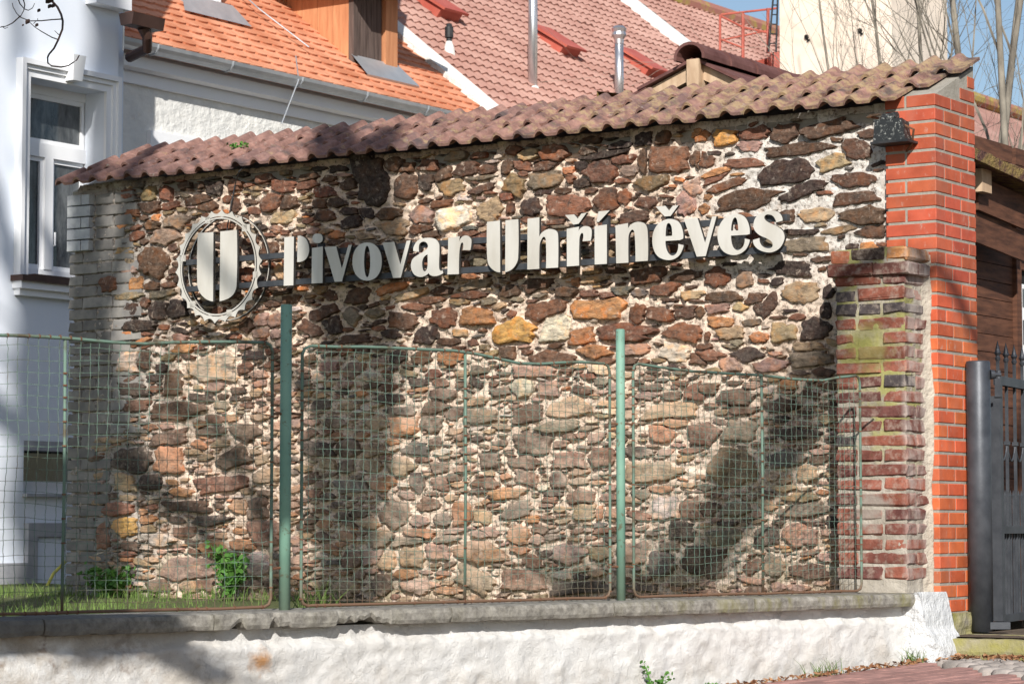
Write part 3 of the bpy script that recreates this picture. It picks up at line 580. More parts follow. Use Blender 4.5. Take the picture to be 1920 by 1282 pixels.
for (px,y0,y1) in ((1083,421,446),(1135,404,436),(1254,405,428),(601,455,470)):
    bb=B(); u,za=wp(RO)(px,y0); _,zb=wp(RO)(px,y1); bb.box(u-.02,u+.02,RO-.001,RO+.025,min(za,zb),max(za,zb)); part(sign,'accent_bracket',bb.A(),bb.F,M_RAIL)
# ================================================================ tall orange brick pillar
pil=thing('brick_pillar','tall smooth orange red brick pillar at the right end of the stone wall','pillar',WF,(.14,.2,-.56))
PW=.285; PD=.50; PY=-.03; CH=.0747; LEAN=.0
def roof_z(y): return EZ+(y-EY)*math.tan(PIT)
IN=.004
b=B(); b.add([(.012,PY+IN,-.56),(PW-IN,PY+IN,-.56),(PW-IN,PY+PD-IN,-.56),(.012,PY+PD-IN,-.56),
 (.012,PY+IN,roof_z(PY)-.012),(PW-IN,PY+IN,roof_z(PY)-.012),(PW-IN,PY+PD-IN,roof_z(PY+PD)-.03),(.012,PY+PD-IN,roof_z(PY+PD)-.03)],
 [(0,3,2,1),(4,5,6,7),(0,1,5,4),(1,2,6,5),(2,3,7,6),(3,0,4,7)]); part(pil,'mortar_core',b.A(),b.F,M_PMORT)
BM={}
def cbrick(w,d):
    k=(round(w,3),round(d,3))
    if k not in BM: BM[k]=brick_mesh(w,d,.0605,M_CLINK,b=.003,seed=len(BM),n=.25)
    return BM[k]
def oc(): 
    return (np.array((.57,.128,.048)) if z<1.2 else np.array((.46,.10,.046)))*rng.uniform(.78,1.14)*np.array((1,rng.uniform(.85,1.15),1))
z=-.456; k=0
while z<2.5:
    A=k%2
    if A: lay_=[(.0,.110,PY,.12),(.122,PW,PY,.195),(PW-.115,PW,PY+.206,.198),(PW-.115,PW,PY+.415,PD-.415)]
    else: lay_=[(0,PW,PY,.108),(PW-.115,PW,PY+.119,.188),(PW-.115,PW,PY+.318,PD-.318)]
    for (x0_,x1_,y0_,d_) in lay_:
        if z+.0605>roof_z(y0_)-.004: continue
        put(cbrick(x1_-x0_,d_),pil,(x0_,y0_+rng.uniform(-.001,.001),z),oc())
    z+=CH; k+=1
# ================================================================ old weathered brick pier in front
old=thing('old_brick_pier','weathered dark red brick pier with yellow lichen and whitish joints at the coping end','pillar',WF,(.03,-.2,-.34))
OX0=-.164; OX1=.231; OY=-.30; OZ=-.36; OZT=1.405
nx,nz=40,150
def rough_shell(x0,x1,y0,y1,z0,z1,amp,sc,seed,step=.014,top_=True):
    # a box whose front (-y) and right (+x) faces are rough sheets
    V=[];F=[];nz=max(2,int((z1-z0)/step)); path=[(x0,y1),(x0,y0)]
    n1=max(2,int((x1-x0)/step)); path=[(x0+(x1-x0)*i/n1,y0) for i in range(n1+1)]; n2=max(2,int((y1-y0)/step)); path+=[(x1,y0+(y1-y0)*i/n2) for i in range(1,n2+1)]
    m=len(path); path=[(x0,y1)]+path; m+=1
    for j in range(nz+1):
        z=z0+(z1-z0)*j/nz
        for i,(x,y) in enumerate(path):
            d=amp*fbm(np.array((i)*step*sc),np.array(z*sc),seed,4)*2
            nx_,ny_=((0,-1) if y==y0 and x<x1 else ((1,0) if x==x1 and y>y0 else ((.7,-.7) if x==x1 else (0,0))))
            V.append((x+nx_*d,y+ny_*d,z))
    for j in range(nz):
        for i in range(m-1): F.append((j*m+i,j*m+i+1,(j+1)*m+i+1,(j+1)*m+i))
        F.append((j*m+m-1,j*m,(j+1)*m,(j+1)*m+m-1))
    F.append(tuple(nz*m+i for i in range(m)))
    return V,F
V,F=rough_shell(OX0+.007,OX1-.007,OY+.009,-.035,OZ,OZT,.006,26,4)
part(old,'mortar_core',V,F,M_OLDM)
def obrick(w,d,h=.062):
    k=B(); # rough brick: subdivided front
    n1=max(3,int(w/.03)); V=[];F=[]
    return brick_mesh(w,d,h,M_OLDB,b=.007,seed=int(rng.integers(1e6)),n=2.6)
OCS=[(.23,.082,.055),(.17,.065,.05),(.27,.10,.068),(.13,.055,.047),(.21,.078,.055)]
z=OZ+.075; k=0
OBM=[[obrick(w,.10) for _ in range(3)] for w in (.115,.24,.135,.155)]
row=0
while z<OZT-.02:
    A=row%2
    if z>1.26: break
    if A: segs=[(OX0,.115),(OX0+.127,OX1-OX0-.127)]
    else: segs=[(OX0,.255),(OX0+.267,OX1-OX0-.267)]
    if row%5==3: segs=[(OX0,.12),(OX0+.132,.125),(OX0+.269,OX1-OX0-.269)]
    # right face
    side=[(OY+.0,.115),(OY+.127,.135)] if A else [(OY,.225)]
    for si,(x,w) in enumerate(segs):
        if 0.05<z<.42 and abs(z-.30)<.07 and si==0 and row%2: pass
        last=si==len(segs)-1; d=side[0][1] if last else .10
        # joints widened by decay
        c=np.array(OCS[rng.integers(5)])*rng.uniform(.85,1.25)
        if rng.random()<.07: c=np.array((.07,.06,.06))
        m=brick_mesh(w,d,.060+rng.uniform(-.004,.003),M_OLDB,b=.008,seed=int(rng.integers(1e6)),n=2.4)
        if abs(z-.88)<.10 and si==(0 if not A else 0) and w>.2: 
            m=brick_mesh(.10,d,.055,M_OLDB,b=.01,seed=int(rng.integers(1e6)),n=2.6)     # bricks half buried in mortar
        put(m,old,(x,OY+rng.uniform(-.002,.004),z+rng.uniform(-.002,.002)),c,rot=rng.normal(0,.006))
    for (y,d) in side[1:]:
        m=brick_mesh(.10,d,.058,M_OLDB,b=.008,seed=int(rng.integers(1e6)),n=2.4)
        put(m,old,(OX1-.10+rng.uniform(-.003,.003),y,z),np.array(OCS[rng.integers(5)])*1.05)
    z+=.0748; row+=1
# two capping courses that stick out
z=1.262
for (n_,x,w,dx,zz,c) in ((0,OX0-.035,.255,.02,z,(.15,.06,.045)),(1,OX0+.228,.20,.02,z,(.12,.055,.045)),
                         (2,OX0-.02,.10,.0,z+.075,(.36,.13,.07)),(3,OX0+.09,.19,.0,z+.078,(.07,.05,.04)),(4,OX0+.29,.12,.0,z+.076,(.42,.20,.08))):
    m=brick_mesh(w,.26,.062,M_OLDB,b=.008,seed=60+n_,n=3); put(m,old,(x,OY-dx,zz),c,rot=rng.normal(0,.008))
V,F=rough_shell(OX0-.02,OX1-.01,OY+.01,-.032,z-.012,z+.132,.01,30,8); part(old,'capping_mortar',V,F,M_OLDM)
# trowelled mortar seam between the two pillars
V=[];F=[];n=90
for i in range(n):
    zz=-.50+1.88*i/(n-1); e=.018*fbm(np.array(zz*7),np.array(1.),31,4)*2+ .006*max(0,.3-zz); w_=.012+max(0,.008+e)
    V+=[(OX1-.008,PY-.075-e*.5,zz),(OX1+.006+e*.4,PY-.03-e*.4,zz),(OX1+w_,PY-.006,zz),(OX1+w_,PY+.01,zz),(OX1-.008,PY+.01,zz)]
for i in range(n-1):
    for k in range(5): F.append((i*5+k,i*5+(k+1)%5,(i+1)*5+(k+1)%5,(i+1)*5+k))
part(old,'mortar_seam',V,F,M_SMEAR)
# ================================================================ low white wall, coping, buttress
lw=thing('low_wall','low lumpy whitewashed wall under the concrete coping along the pavement','wall',FF,(0,0,-1.3))
nt_,nz_=520,90; T0,T1=-3.6,3.86; Tt=np.linspace(T0,T1,nt_); V=[];F=[]
zt=-.415
TT,SS=np.meshgrid(Tt,np.linspace(0,1,nz_),indexing='ij'); ZZ=-1.30+(zt+1.30)*SS
D=.030*fbm(TT*3,ZZ*5,41,4)+.028*fbm(TT*13,ZZ*15,42,5)+.012*np.clip((zt-.05-ZZ)*2,0,1)
top_e=np.clip((ZZ-(zt-.075-.03*fbm(TT*16,TT*0+2,44,3)))/.02,0,1); D=D-top_e*.03
V=np.stack([TT.ravel(),(-.145-D).ravel(),ZZ.ravel()],1)
for i in range(nt_-1):
    for j in range(nz_-1): F.append((i*nz_+j,(i+1)*nz_+j,(i+1)*nz_+j+1,i*nz_+j+1))
part(lw,'plaster_face',V,F,M_PLAST,smooth=True)
b=B(); b.box(T0,T1,-.11,.16,-1.3,zt); part(lw,'wall_core',b.A(),b.F,M_PLAST)
joints=[-3.6,-2.3,-1.33,-.565,.66,1.62,2.55,3.805]
for k,(a,c) in enumerate(zip(joints[:-1],joints[1:])):
    a+=.004; c-=.004; n=int((c-a)/.012); V=[];F=[]
    prof=[(.17,-.42),(.17,-.352),(-.155,-.352),(-.172,-.356),(-.178,-.372),(-.178,-.400),(-.172,-.416),(-.12,-.42)]
    m=len(prof)
    for i in range(n+1):
        t=a+(c-a)*i/n; chip=max(0,fbm(np.array(t*9),np.array(3.),51,4)-.02)*.13*(1.3 if k in(3,) else .22)
        for q,(y,z_) in enumerate(prof):
            e=.006*fbm(np.array(t*25),np.array(q*3.7),52,3)
            if q in(5,6,7): z_=z_+chip
            if q in(3,4): y=y+chip*.3
            V.append((t,y-e,z_+e*.6))
    for i in range(n):
        for q in range(m): F.append((i*m+q,i*m+(q+1)%m,(i+1)*m+(q+1)%m,(i+1)*m+q))
    F.append(tuple(range(m-1,-1,-1))); F.append(tuple(range(n*m,n*m+m)))
    part(lw,'coping_slab',V,F,M_COP)
# whitewashed cement lump at the wall's end
fr,og=INFO[lw.name]
def lump(root,x0,x1,yf,yb,ztop,z0,mat,name,seed,amp=.03,foot=.0,fr_=WF,step=.012):
    nx=int((x1-x0+.3)/step); nz=int((.9)/step)
    V=[];F=[];nx=max(nx,20);nz=44
    for j in range(nz+1):
        s=j/nz
        for i in range(nx+1):
            u=i/nx; x=x0+(x1-x0)*u; zt_=ztop(u); z=z0+(zt_-z0)*s
            edge=max(0,(u-.72)/.28)**2; y=yf+ (yb-yf)*edge -foot*(1-s)**2
            d=amp*fbm(np.array(x*16),np.array(z*16),seed,5)*2
            V.append((x+d*.3,y-d*(1-edge*.6),z+d*.2))
    m=nx+1
    for j in range(nz):
        for i in range(nx): F.append((j*m+i,j*m+i+1,(j+1)*m+i+1,(j+1)*m+i))
    k=len(V)
    for i in range(nx+1): V.append((x0+(x1-x0)*i/nx,yb+.02,ztop(i/nx)-.005))
    for i in range(nx): F.append((nz*m+i,nz*m+i+1,k+i+1,k+i))
    return V,F
def zt1(u): return float(np.interp(u,[0,.06,.42,.50,.60,.72,.85,1],[-.375,-.352,-.350,-.42,-.52,-.555,-.62,-.70]))+.022*fbm(np.array(u*14),np.array(9.),6,3)
V,F=lump(None,.215,.43,-.335,-.02,zt1,-.78,None,'',61,.022,.03)
top('cement_buttress',V,F,M_PATCHW,'bright whitewashed lump of cement at the foot of the brick pillars','buttress',fr=WF)
# mossy concrete footing and threshold
V,F=rough_shell(.20,PW+.035,PY-.05,PY+PD,-.80,-.462,.012,18,71); part(pil,'concrete_footing',V,F,M_CONC)
V=[];F=[];n=70
A_=np.array(WF.loc(at(1768,1192,13.05)))
for i in range(n):
    x=.30+2.6*i/(n-1); e=.012*fbm(np.array(x*14),np.array(0.),77,4)*2
    V+=[(x,-.10+e,-.80),(x,-.115+e,-.645+e*.5),(x,-.10+e,-.585+e*.6),(x,.25,-.572+e*.3)]
for i in range(n-1):
    for k in range(3): F.append((i*4+k,(i+1)*4+k,(i+1)*4+k+1,i*4+k+1))
top('threshold_kerb',V,F,M_CONC,'mossy yellow green concrete threshold under the gate','kerb',fr=WF)
# ================================================================ wire fence
fence=thing('wire_fence','green rusting wire mesh fence panels between two green tube posts on the coping','fence',FF,(0,0,-.35))
def tmap(px): return hit(FF,'y',0,px,900)[0]
def fz(px,py): q=hit(FF,'y',0,px,py); return q[0],q[2]
for (px,w,ztop) in ((537,.0235,571),(1163,.0205,617)):
    t,z1=fz(px,ztop); b=B(); b.tube([(t,0,-.353),(t,0,.2),(t,0,z1-.004),(t,0,z1)],[w,w,w,w*.8],20)
    part(fence,'post',b.A(),b.F,M_GREEN,smooth=True)
def fpanel(tl,th,tops,z0,nb=True,seed=0,cell=.0405,rl=True):
    # tops: list of (t,z) along the top bar
    tr=tops[-1][0]; tl=tops[0][0]; r=.0075; c=.035; r=.0066
    def zt(t): return float(np.interp(t,[p[0] for p in tops],[p[1] for p in tops]))
    P=[(tl,0,z0+c),(tl,0,(z0+zt(tl))/2),(tl,0,zt(tl)-c),(tl+c*.3,0,zt(tl)-c*.3),(tl+c,0,zt(tl))]
    for t in np.linspace(tl+c*1.5,tr-c*1.5,14): P.append((t,0,zt(t)+rng.uniform(-.002,.002)))
    P+=[(tr-c,0,zt(tr)),(tr-c*.3,0,zt(tr)-c*.3),(tr,0,zt(tr)-c),(tr,0,(z0+zt(tr))/2),(tr,0,z0+c),(tr-c*.3,0,z0+c*.3),(tr-c,0,z0)]
    P+=[(t,0,z0+rng.uniform(-.002,.002)) for t in np.linspace(tr-c*1.5,tl+c*1.5,10)]+[(tl+c,0,z0),(tl+c*.3,0,z0+c*.3),(tl,0,z0+c)]
    b=B(); b.tube(P,r,8,cap=False); fo=part(fence,'panel_frame',b.A(),b.F,M_WIRE,smooth=True)
    b=B(); b.tube([(th,.004,z0),(th+.004,.004,(z0+zt(th))/2),(th,.004,zt(th))],r*.95,8); part(fence,'middle_bar',b.A(),b.F,M_WIRE,smooth=True)
    g=np.random.default_rng(seed); b=B(); rw=.00125
    wave=lambda s,a: a*vnoise(np.array(s*5.),np.array(a*99+seed),3)
    k=0; xs=np.arange(tl+cell,tr-.01,cell); zs=np.arange(z0+cell*.7,max(p[1] for p in tops)-.01,cell)
    amp=.010
    def warp(t,z):
        return (t+amp*(vnoise(np.array(t*3.),np.array(z*3.),seed+5)-.5)*1.6+amp*.8*(vnoise(np.array(t*9.),np.array(z*9.),seed+6)-.5),
                z+amp*(vnoise(np.array(t*3.),np.array(z*3.),seed+7)-.5)*2.4+amp*.8*(vnoise(np.array(t*9.),np.array(z*9.),seed+8)-.5))
    for i,t in enumerate(xs):
        off=g.normal(0,.0022); zz=zt(t); P=[]; j=0; z=z0
        while z<zz-.012:
            tw,zw=warp(t,z) if z0+.03<z<zz-.03 else (t,z)
            P.append((tw+off,.004+(.002 if (i+j)%2 else -.002),zw)); z+=cell/2; j+=1
        P.append((t+off,.0,zz)); 
        if len(P)>2: b.tube(P,rw,4,cap=False)
    tb2=B()
    for z in zs:
        for t in (tl,th,tr):
            if z<zt(t)-.03 and g.random()<.5: tb2.tube([(t,0,z-.003),(t,0,z+.003)],.0085,6)
    for t in xs:
        if g.random()<.4: tb2.tube([(t-.003,0,zt(t)),(t+.003,0,zt(t))],.0085,6); tb2.tube([(t-.003,0,z0),(t+.003,0,z0)],.0085,6)
    part(fence,'wire_tie',tb2.A(),tb2.F,M_RUST,kind='stuff')
    part(fence,'upright_wire',b.A(),b.F,M_WIRE,kind='stuff')
    b=B()
    for i,z in enumerate(zs):
        off=g.normal(0,.002); sag=g.choice([0,0,0,0,.012,-.01]); a=tl
        # only where the panel is that tall
        ok=[t for t in np.arange(tl,tr+.001,cell/2) if z<zt(t)-.008]
        if len(ok)<3: continue
        P=[]
        for j,t in enumerate(ok):
            tw,zw=warp(t,z) if tl+.03<t<tr-.03 else (t,z)
            u=(t-tl)/(tr-tl); P.append((tw,.004+(.002 if (i+j)%2 else -.002),zw+off+sag*math.sin(math.pi*u*2)*.9))
        P[0]=(ok[0],0,z); 
        b.tube(P,rw,4,cap=False)
    part(fence,'level_wire',b.A(),b.F,M_WIRE,kind='stuff')
    return fo
zb=-.338
fpanel(0,tmap(120),[(tmap(-330),.66)]+[fz(x,y) for x,y in ((0,628),(120,632),(245,646),(330,642),(430,640),(511,643))],zb,seed=1,cell=.046)
fpanel(0,tmap(873),[fz(x,y) for x,y in ((567,649),(700,650),(873,659),(930,671),(985,683),(1040,681),(1090,679),(1143,682))],zb,seed=2)
fpanel(0,tmap(1430),[fz(x,y) for x,y in ((1187,681),(1240,688),(1310,697),(1430,703),(1500,712),(1545,714),(1580,705),(1612,704))],zb,seed=3)
for (xa,xb,py) in ((511,537,776),(537,567,776),(511,537,1066),(537,567,1066),(1143,1163,795),(1163,1187,795),(1143,1163,1063),(1163,1187,1063),(1612,1642,763)):
    t0,z0_=fz(xa,py); t1,_=fz(xb,py); b=B()
    b.tube([(t0-.004,0,z0_),((t0+t1)/2,.002,z0_+.003),(t1,.0,z0_)],.0055,6); part(fence,'panel_clip',b.A(),b.F,M_RUST)
# ================================================================ gate and its post
gp=thing('gate_post','thick round dark grey steel gate post in front of the orange brick pillar','gate post',GF,tuple(at(1840,1183,13.40)))
g0=INFO[gp.name][1]; r=22.6/4800*13.40; ztop=at(1840,677,13.40)[2]
b=B(); b.tube([g0,g0+np.array((0,0,.7)),(g0[0],g0[1],ztop-.006),(g0[0],g0[1],ztop)],[r,r,r,r*.93],40); part(gp,'post_tube',b.A(),b.F,M_GATE,smooth=False)
for f_ in bpy.data.objects[gp.children[0].name].data.polygons: f_.use_smooth=len(f_.vertices)==4
b=B(); h=at(1861,702,13.38); b.tube([h-np.array((.01,-.0,0)),h+np.array((.012,0,0))],[.026,.022],14); b.tube([h,h+np.array((.045,.01,0))],.009,8); part(gp,'hinge_boss',b.A(),b.F,M_GATE)
b=B(); h=at(1860,1172,13.38); b.box(h[0]-.02,h[0]+.09,h[1]-.03,h[1]+.03,h[2]-.018,h[2]+.018); part(gp,'foot_bracket',b.A(),b.F,M_GATE)
hp=at(1870,1160,13.62); GA=Fr(hp[0],hp[1],64.0)
gate=thing('iron_gate','dark grey iron gate with spear tipped bars and scrolls standing ajar','gate',GA,(0,0,hp[2]))
def gz(py,x=0): P=GA.w(x,0,0); return (proj((P[0],P[1],0))[1]-py)/4800*P[1]*.9975
ZL=gz(1163); ZTp=gz(703)
b=B(); b.box(0,.055,-.03,.03,ZL,gz(742)); part(gate,'gate_stile',b.A(),b.F,M_GATE)
b=B(); b.box(-.008,.03,-.036,-.004,gz(744),gz(709)); b.tube([(.012,-.02,gz(709)),(.012,-.02,gz(694))],.014,10); part(gate,'gate_hinge',b.A(),b.F,M_GATE)
for (za,zb_) in ((gz(720),gz(703)),(gz(1000),gz(986)),(gz(1166),gz(1152))):
    b=B(); b.box(.056,1.9,-.02,.02,za,zb_); part(gate,'gate_rail',b.A(),b.F,M_GATE)
zs_=gz(672); zt_=gz(636); k=0
for i in range(11):
    x=.075+i*.168; b=B(); b.box(x-.0075,x+.0075,-.0075,.0075,ZL+.01,zs_)
    o=part(gate,'spear_bar',b.A(),b.F,M_GATE)
    b=B(); H_=zt_-zs_; b.tube([(x,0,zs_-.004),(x,0,zs_+.10*H_),(x,0,zs_+.16*H_),(x,0,zs_+.22*H_),(x,0,zs_+.28*H_),(x,0,zs_+.36*H_),(x,0,zs_+.46*H_),(x,0,zt_)],[.013,.016,.011,.011,.015,.019,.014,.001],8)
    part(gate,'spear_tip',b.A(),b.F,M_GATE,parent=None)
    zc=gz(828); b=B(); b.box(x-.014,x+.014,-.014,.014,zc-.01,zc+.01); part(gate,'bar_collar',b.A(),b.F,M_GATE)
    if i<10:
        P=[(x+.168*u,0,zc-.095*math.sin(math.pi*u)**.8) for u in np.linspace(.04,.96,9)]
        b=B(); b.tube(P,.005,5); part(gate,'scroll',b.A(),b.F,M_GATE)
        for q in (.33,.67):
            xx=x+.168*q; z1=gz(928); b=B(); b.box(xx-.005,xx+.005,-.005,.005,ZL+.01,z1); b.tube([(xx,0,z1),(xx,0,z1+.03)],[.008,.001],4); part(gate,'short_bar',b.A(),b.F,M_GATE)
# ================================================================ floodlight
fl=thing('floodlight','small black speckled floodlight under the eaves at the stone wall end','floodlight',WF,(-.06,-.06,1.9))
f=lambda px,py,o=-.12: hit(WF,'y',o,px,py)
b=B(); q=[f(1643,226),f(1694,222),f(1700,262),f(1640,268)]; 
V=[]
for (dy,k) in ((-.02,1.0),(.10,.82)):
    c=sum(q)/4
    for p in q: V.append((c[0]+(p[0]-c[0])*k,p[1]+dy,c[2]+(p[2]-c[2])*k))
b.add(V,[(0,3,2,1),(4,5,6,7)]+[(i,i+4,(i+1)%4+4,(i+1)%4)[::-1] for i in range(4)])
s=MT('speckled_black_metal',.6,.1,.4); s.col(s.mix(s.ramp(s.noise(55,5,None,.8),.56,.63),(.022,.025,.027),(.33,.34,.32))); s.bump(s.noise(60,4),.5,.003)
part(fl,'lamp_housing',b.A(),b.F,s.m)
b=B(); a=f(1637,268); c=f(1707,262); b.box(a[0],c[0],-.155,-.02,a[2]-.012,a[2]+.0); part(fl,'front_flange',b.A(),b.F,M_BLACKM)
b=B(); a=f(1660,217); b.tube([(a[0]-.02,-.10,a[2]-.01),(a[0]+.06,-.10,a[2]-.005)],.024,10); part(fl,'cable_gland',b.A(),b.F,s.m)
b=B(); a=f(1700,232); b.tube([(a[0]-.03,-.10,a[2]),(a[0]+.03,-.10,a[2]-.03),(a[0]+.0,-.06,a[2]-.10),(a[0]-.05,-.02,a[2]-.13)],.007,6); part(fl,'mounting_arm',b.A(),b.F,M_RUST)
# black cable over the tiles down to the emblem
P=[(545,268,-.0),(520,283,0),(498,296,0),(480,302,0),(462,312,-.11),(448,322,-.115),(441,345,-.03),(433,385,-.05),(426,428,-.10),(427,470,-.10)]
b=B(); pts=[]
for (px,py,o) in P:
    if py<315: 
        yy=EY+.03+(312-py)/50*.42; pts.append((hit(WF,'y',yy,px,py)[0],yy,hit(WF,'y',yy,px,py)[2]+.012))
    else: pts.append(tuple(hit(WF,'y',o,px,py)))
b.tube(pts,.0045,6); top('black_cable',b.A(),b.F,M_BLACKM,'black cable running over the roof tiles down to the round emblem','cable',fr=WF)
# ================================================================ blue white house at the left
FB=-8.24
hb=thing('blue_white_house','pale blue white rendered house with a moulded white window, at the left edge','house',WF,(FB-1,2.5,-.6))
def fc(px,py,o=0): q=hit(WF,'x',FB+o,px,py); return q[1],q[2]
def fbox(b,pxa,pya,pxb,pyb,x0,x1,ref=None):
    va,_=fc(pxa,(pya+pyb)/2); vb,_=fc(pxb,(pya+pyb)/2); vm=(pxa+pxb)/2
    _,za=fc(vm,pya); _,zb_=fc(vm,pyb); b.box(FB+x0,FB+x1,min(va,vb),max(va,vb),min(za,zb_),max(za,zb_)); return (min(va,vb),max(va,vb),min(za,zb_),max(za,zb_))
# openings in the facade
w_v0,_=fc(50,350); w_v1,_=fc(193,350); w_z1=fc(120,158)[1]; w_z0=fc(60,520)[1]
k_v0,_=fc(44,880); k_v1=k_v0+1.0; k_z1=fc(60,826)[1]; k_z0=fc(60,925)[1]
c_v1,_=fc(219,400)
d_v0=fc(62,1050)[0]; d_v1=d_v0+.75; d_z1=fc(70,1006)[1]; d_z0=fc(70,1105)[1]
vs=sorted([-1.0,w_v0,w_v1,c_v1]); b=B()
def wallseg(v0,v1,z0,z1): 
    if v1>v0 and z1>z0: b.box(FB-.35,FB,v0,v1,z0,z1)
wallseg(-1,w_v0,w_z0,7); wallseg(w_v1,c_v1,w_z0,7); wallseg(w_v0,w_v1,w_z1,7)
wallseg(-1,k_v0,k_z0,w_z0); wallseg(k_v1,c_v1,k_z0,w_z0); wallseg(k_v0,k_v1,k_z1,w_z0); wallseg(-1,c_v1,-1,k_z0)
b.box(FB-.5,FB-.13,c_v1,c_v1+.20,-1,7)
part(hb,'rendered_wall',b.A(),b.F,M_BLUEW)
b=B(); b.box(FB-6,FB-.5,-1,c_v1+.2,-1,7); part(hb,'house_core',b.A(),b.F,M_BLUEW)
b=B(); b.box(FB-.48,FB-.36,w_v0-.1,w_v1+.1,w_z0-.1,w_z1+.1); b.box(FB-.48,FB-.36,k_v0-.1,k_v1+.1,k_z0-.1,k_z1+.1); part(hb,'dark_room',b.A(),b.F,M_DARK)
win=part(hb,'window',*(lambda q:(q.A(),q.F))(B().box(FB-.34,FB-.28,w_v0+.0,w_v0+.05,w_z0,w_z1)),M_WTRIM)
def sub(name,b,mat,parent,root=hb): o=part(root,name,b.A(),b.F,mat); o.parent=parent; return o
ve,_=fc(163,350,-.2); midz=fc(90,275)[1]; vm_=fc(90,400,-.2)[0]
b=B(); 
for (v0,v1,z0,z1) in ((w_v0,w_v1,w_z1-.07,w_z1),(w_v0,w_v1,w_z0,w_z0+.10),(ve-.02,w_v1,w_z0,w_z1)): b.box(FB-.27,FB-.20,v0,v1,z0,z1)
sub('window_frame',b,M_WTRIM,win)
b=B(); b.box(FB-.262,FB-.19,w_v0+.01,ve-.02,midz-.05,midz+.06); b.box(FB-.262,FB-.19,vm_-.045,vm_+.045,w_z0+.1,midz-.05)
sub('window_mullion',b,M_WTRIM,win)
for (v0,v1,z0,z1) in ((w_v0,ve-.02,midz+.06,w_z1-.07),(w_v0,vm_-.045,w_z0+.1,midz-.05),(vm_+.045,ve-.02,w_z0+.1,midz-.05)):
    t_=.035; b=B(); b.box(FB-.25,FB-.215,v0,v0+t_,z0,z1); b.box(FB-.25,FB-.215,v1-t_,v1,z0,z1); b.box(FB-.25,FB-.215,v0+t_,v1-t_,z0,z0+t_); b.box(FB-.25,FB-.215,v0+t_,v1-t_,z1-t_,z1); sub('sash',b,M_WTRIM,win)
    b=B(); b.box(FB-.24,FB-.235,v0+t_,v1-t_,z0+t_,z1-t_); sub('pane',b,M_GLASS,win)
b=B(); b.tube([(FB-.20,vm_+.06,fc(73,450)[1]),(FB-.18,vm_+.06,fc(73,450)[1]),(FB-.18,vm_+.06,fc(73,425)[1])],.008,6); sub('handle',b,M_WTRIM,win)
# window surround: three stepped mouldings
sur=None
for i,(o,th,dp) in enumerate(((.0,.055,.03),(.055,.035,.05),(.09,.04,.075))):
    b=B(); a0=w_v0-o; a1=w_v1+o-.0; zt_=w_z1+o
    b.box(FB+.001,FB+dp,a0-th,a0,w_z0+.002,zt_); b.box(FB+.001,FB+dp,a1,a1+th,w_z0+.002,zt_); b.box(FB+.001,FB+dp,a0-th,a1+th,zt_,zt_+th)
    part(hb,'surround_moulding',b.A(),b.F,M_WTRIM)
kv=(w_v0+w_v1)/2; b=B(); b.add([(FB+.0,kv-.05,w_z1+.02),(FB+.12,kv-.05,w_z1+.02),(FB+.12,kv+.05,w_z1+.02),(FB+.0,kv+.05,w_z1+.02),(FB+.0,kv-.07,w_z1+.22),(FB+.14,kv-.07,w_z1+.22),(FB+.14,kv+.07,w_z1+.22),(FB,kv+.07,w_z1+.22)],[(0,3,2,1),(4,5,6,7),(0,1,5,4),(1,2,6,5),(2,3,7,6),(3,0,4,7)]); part(hb,'keystone',b.A(),b.F,M_WTRIM)
b=B(); b.box(FB+.001,FB+.13,w_v0-.16,w_v1+.16,w_z0-.045,w_z0+.0); b.box(FB-.2,FB+.10,w_v0-.0,w_v1,w_z0,w_z0+.018); part(hb,'window_sill',b.A(),b.F,M_BROWN)
b=B(); b.box(FB+.001,FB+.10,w_v0-.14,w_v1+.14,w_z0-.10,w_z0-.045); b.box(FB+.001,FB+.06,w_v0-.12,w_v1+.12,w_z0-.15,w_z0-.10); part(hb,'sill_moulding',b.A(),b.F,M_WTRIM)
# basement window
b=B(); b.box(FB-.30,FB-.22,k_v0,k_v0+.05,k_z0,k_z1); b.box(FB-.30,FB-.22,k_v0+.05,k_v1,k_z0,k_z0+.10); b.box(FB-.30,FB-.22,k_v0+.05,k_v1,k_z1-.03,k_z1); kw=part(hb,'window',b.A(),b.F,M_WTRIM)
b=B(); b.box(FB-.27,FB-.265,k_v0+.05,k_v1,k_z0+.10,k_z1-.03); sub('pane',b,M_GLASS,kw)
b=B(); b.box(FB-.2,FB+.05,k_v0-.01,k_v1,k_z0-.025,k_z0+.0); sub('sill',b,M_GREYP,kw)
b=B(); b.box(FB-.34,FB-.0005,k_v0+.001,k_v1,k_z1-.075,k_z1-.001); sub('lintel',b,M_GREYP,kw)
zc=fc(20,975)[1]; q=fc(44,1050)[0]
b=B(); b.box(FB+.001,FB+.05,-1,q,-1,fc(20,1055)[1]); b.box(FB+.001,FB+.05,q,d_v0,-1,zc-.02); b.box(FB+.001,FB+.05,d_v0,d_v1+.2,d_z1,zc-.02); b.box(FB+.001,FB+.05,d_v0,d_v1+.2,-1,d_z0); part(hb,'cement_plinth',b.A(),b.F,M_GREYP)
b=B(); b.box(FB+.001,FB+.02,d_v0+.005,d_v1,d_z0+.005,d_z1-.005); part(hb,'service_hatch',b.A(),b.F,M_BLUEW)
b=B(); z0_=fc(190,6)[1]; b.box(FB+.001,FB+.12,fc(160,6)[0],c_v1+.02,z0_-.04,z0_+.5); part(hb,'cornice',b.A(),b.F,M_WTRIM)
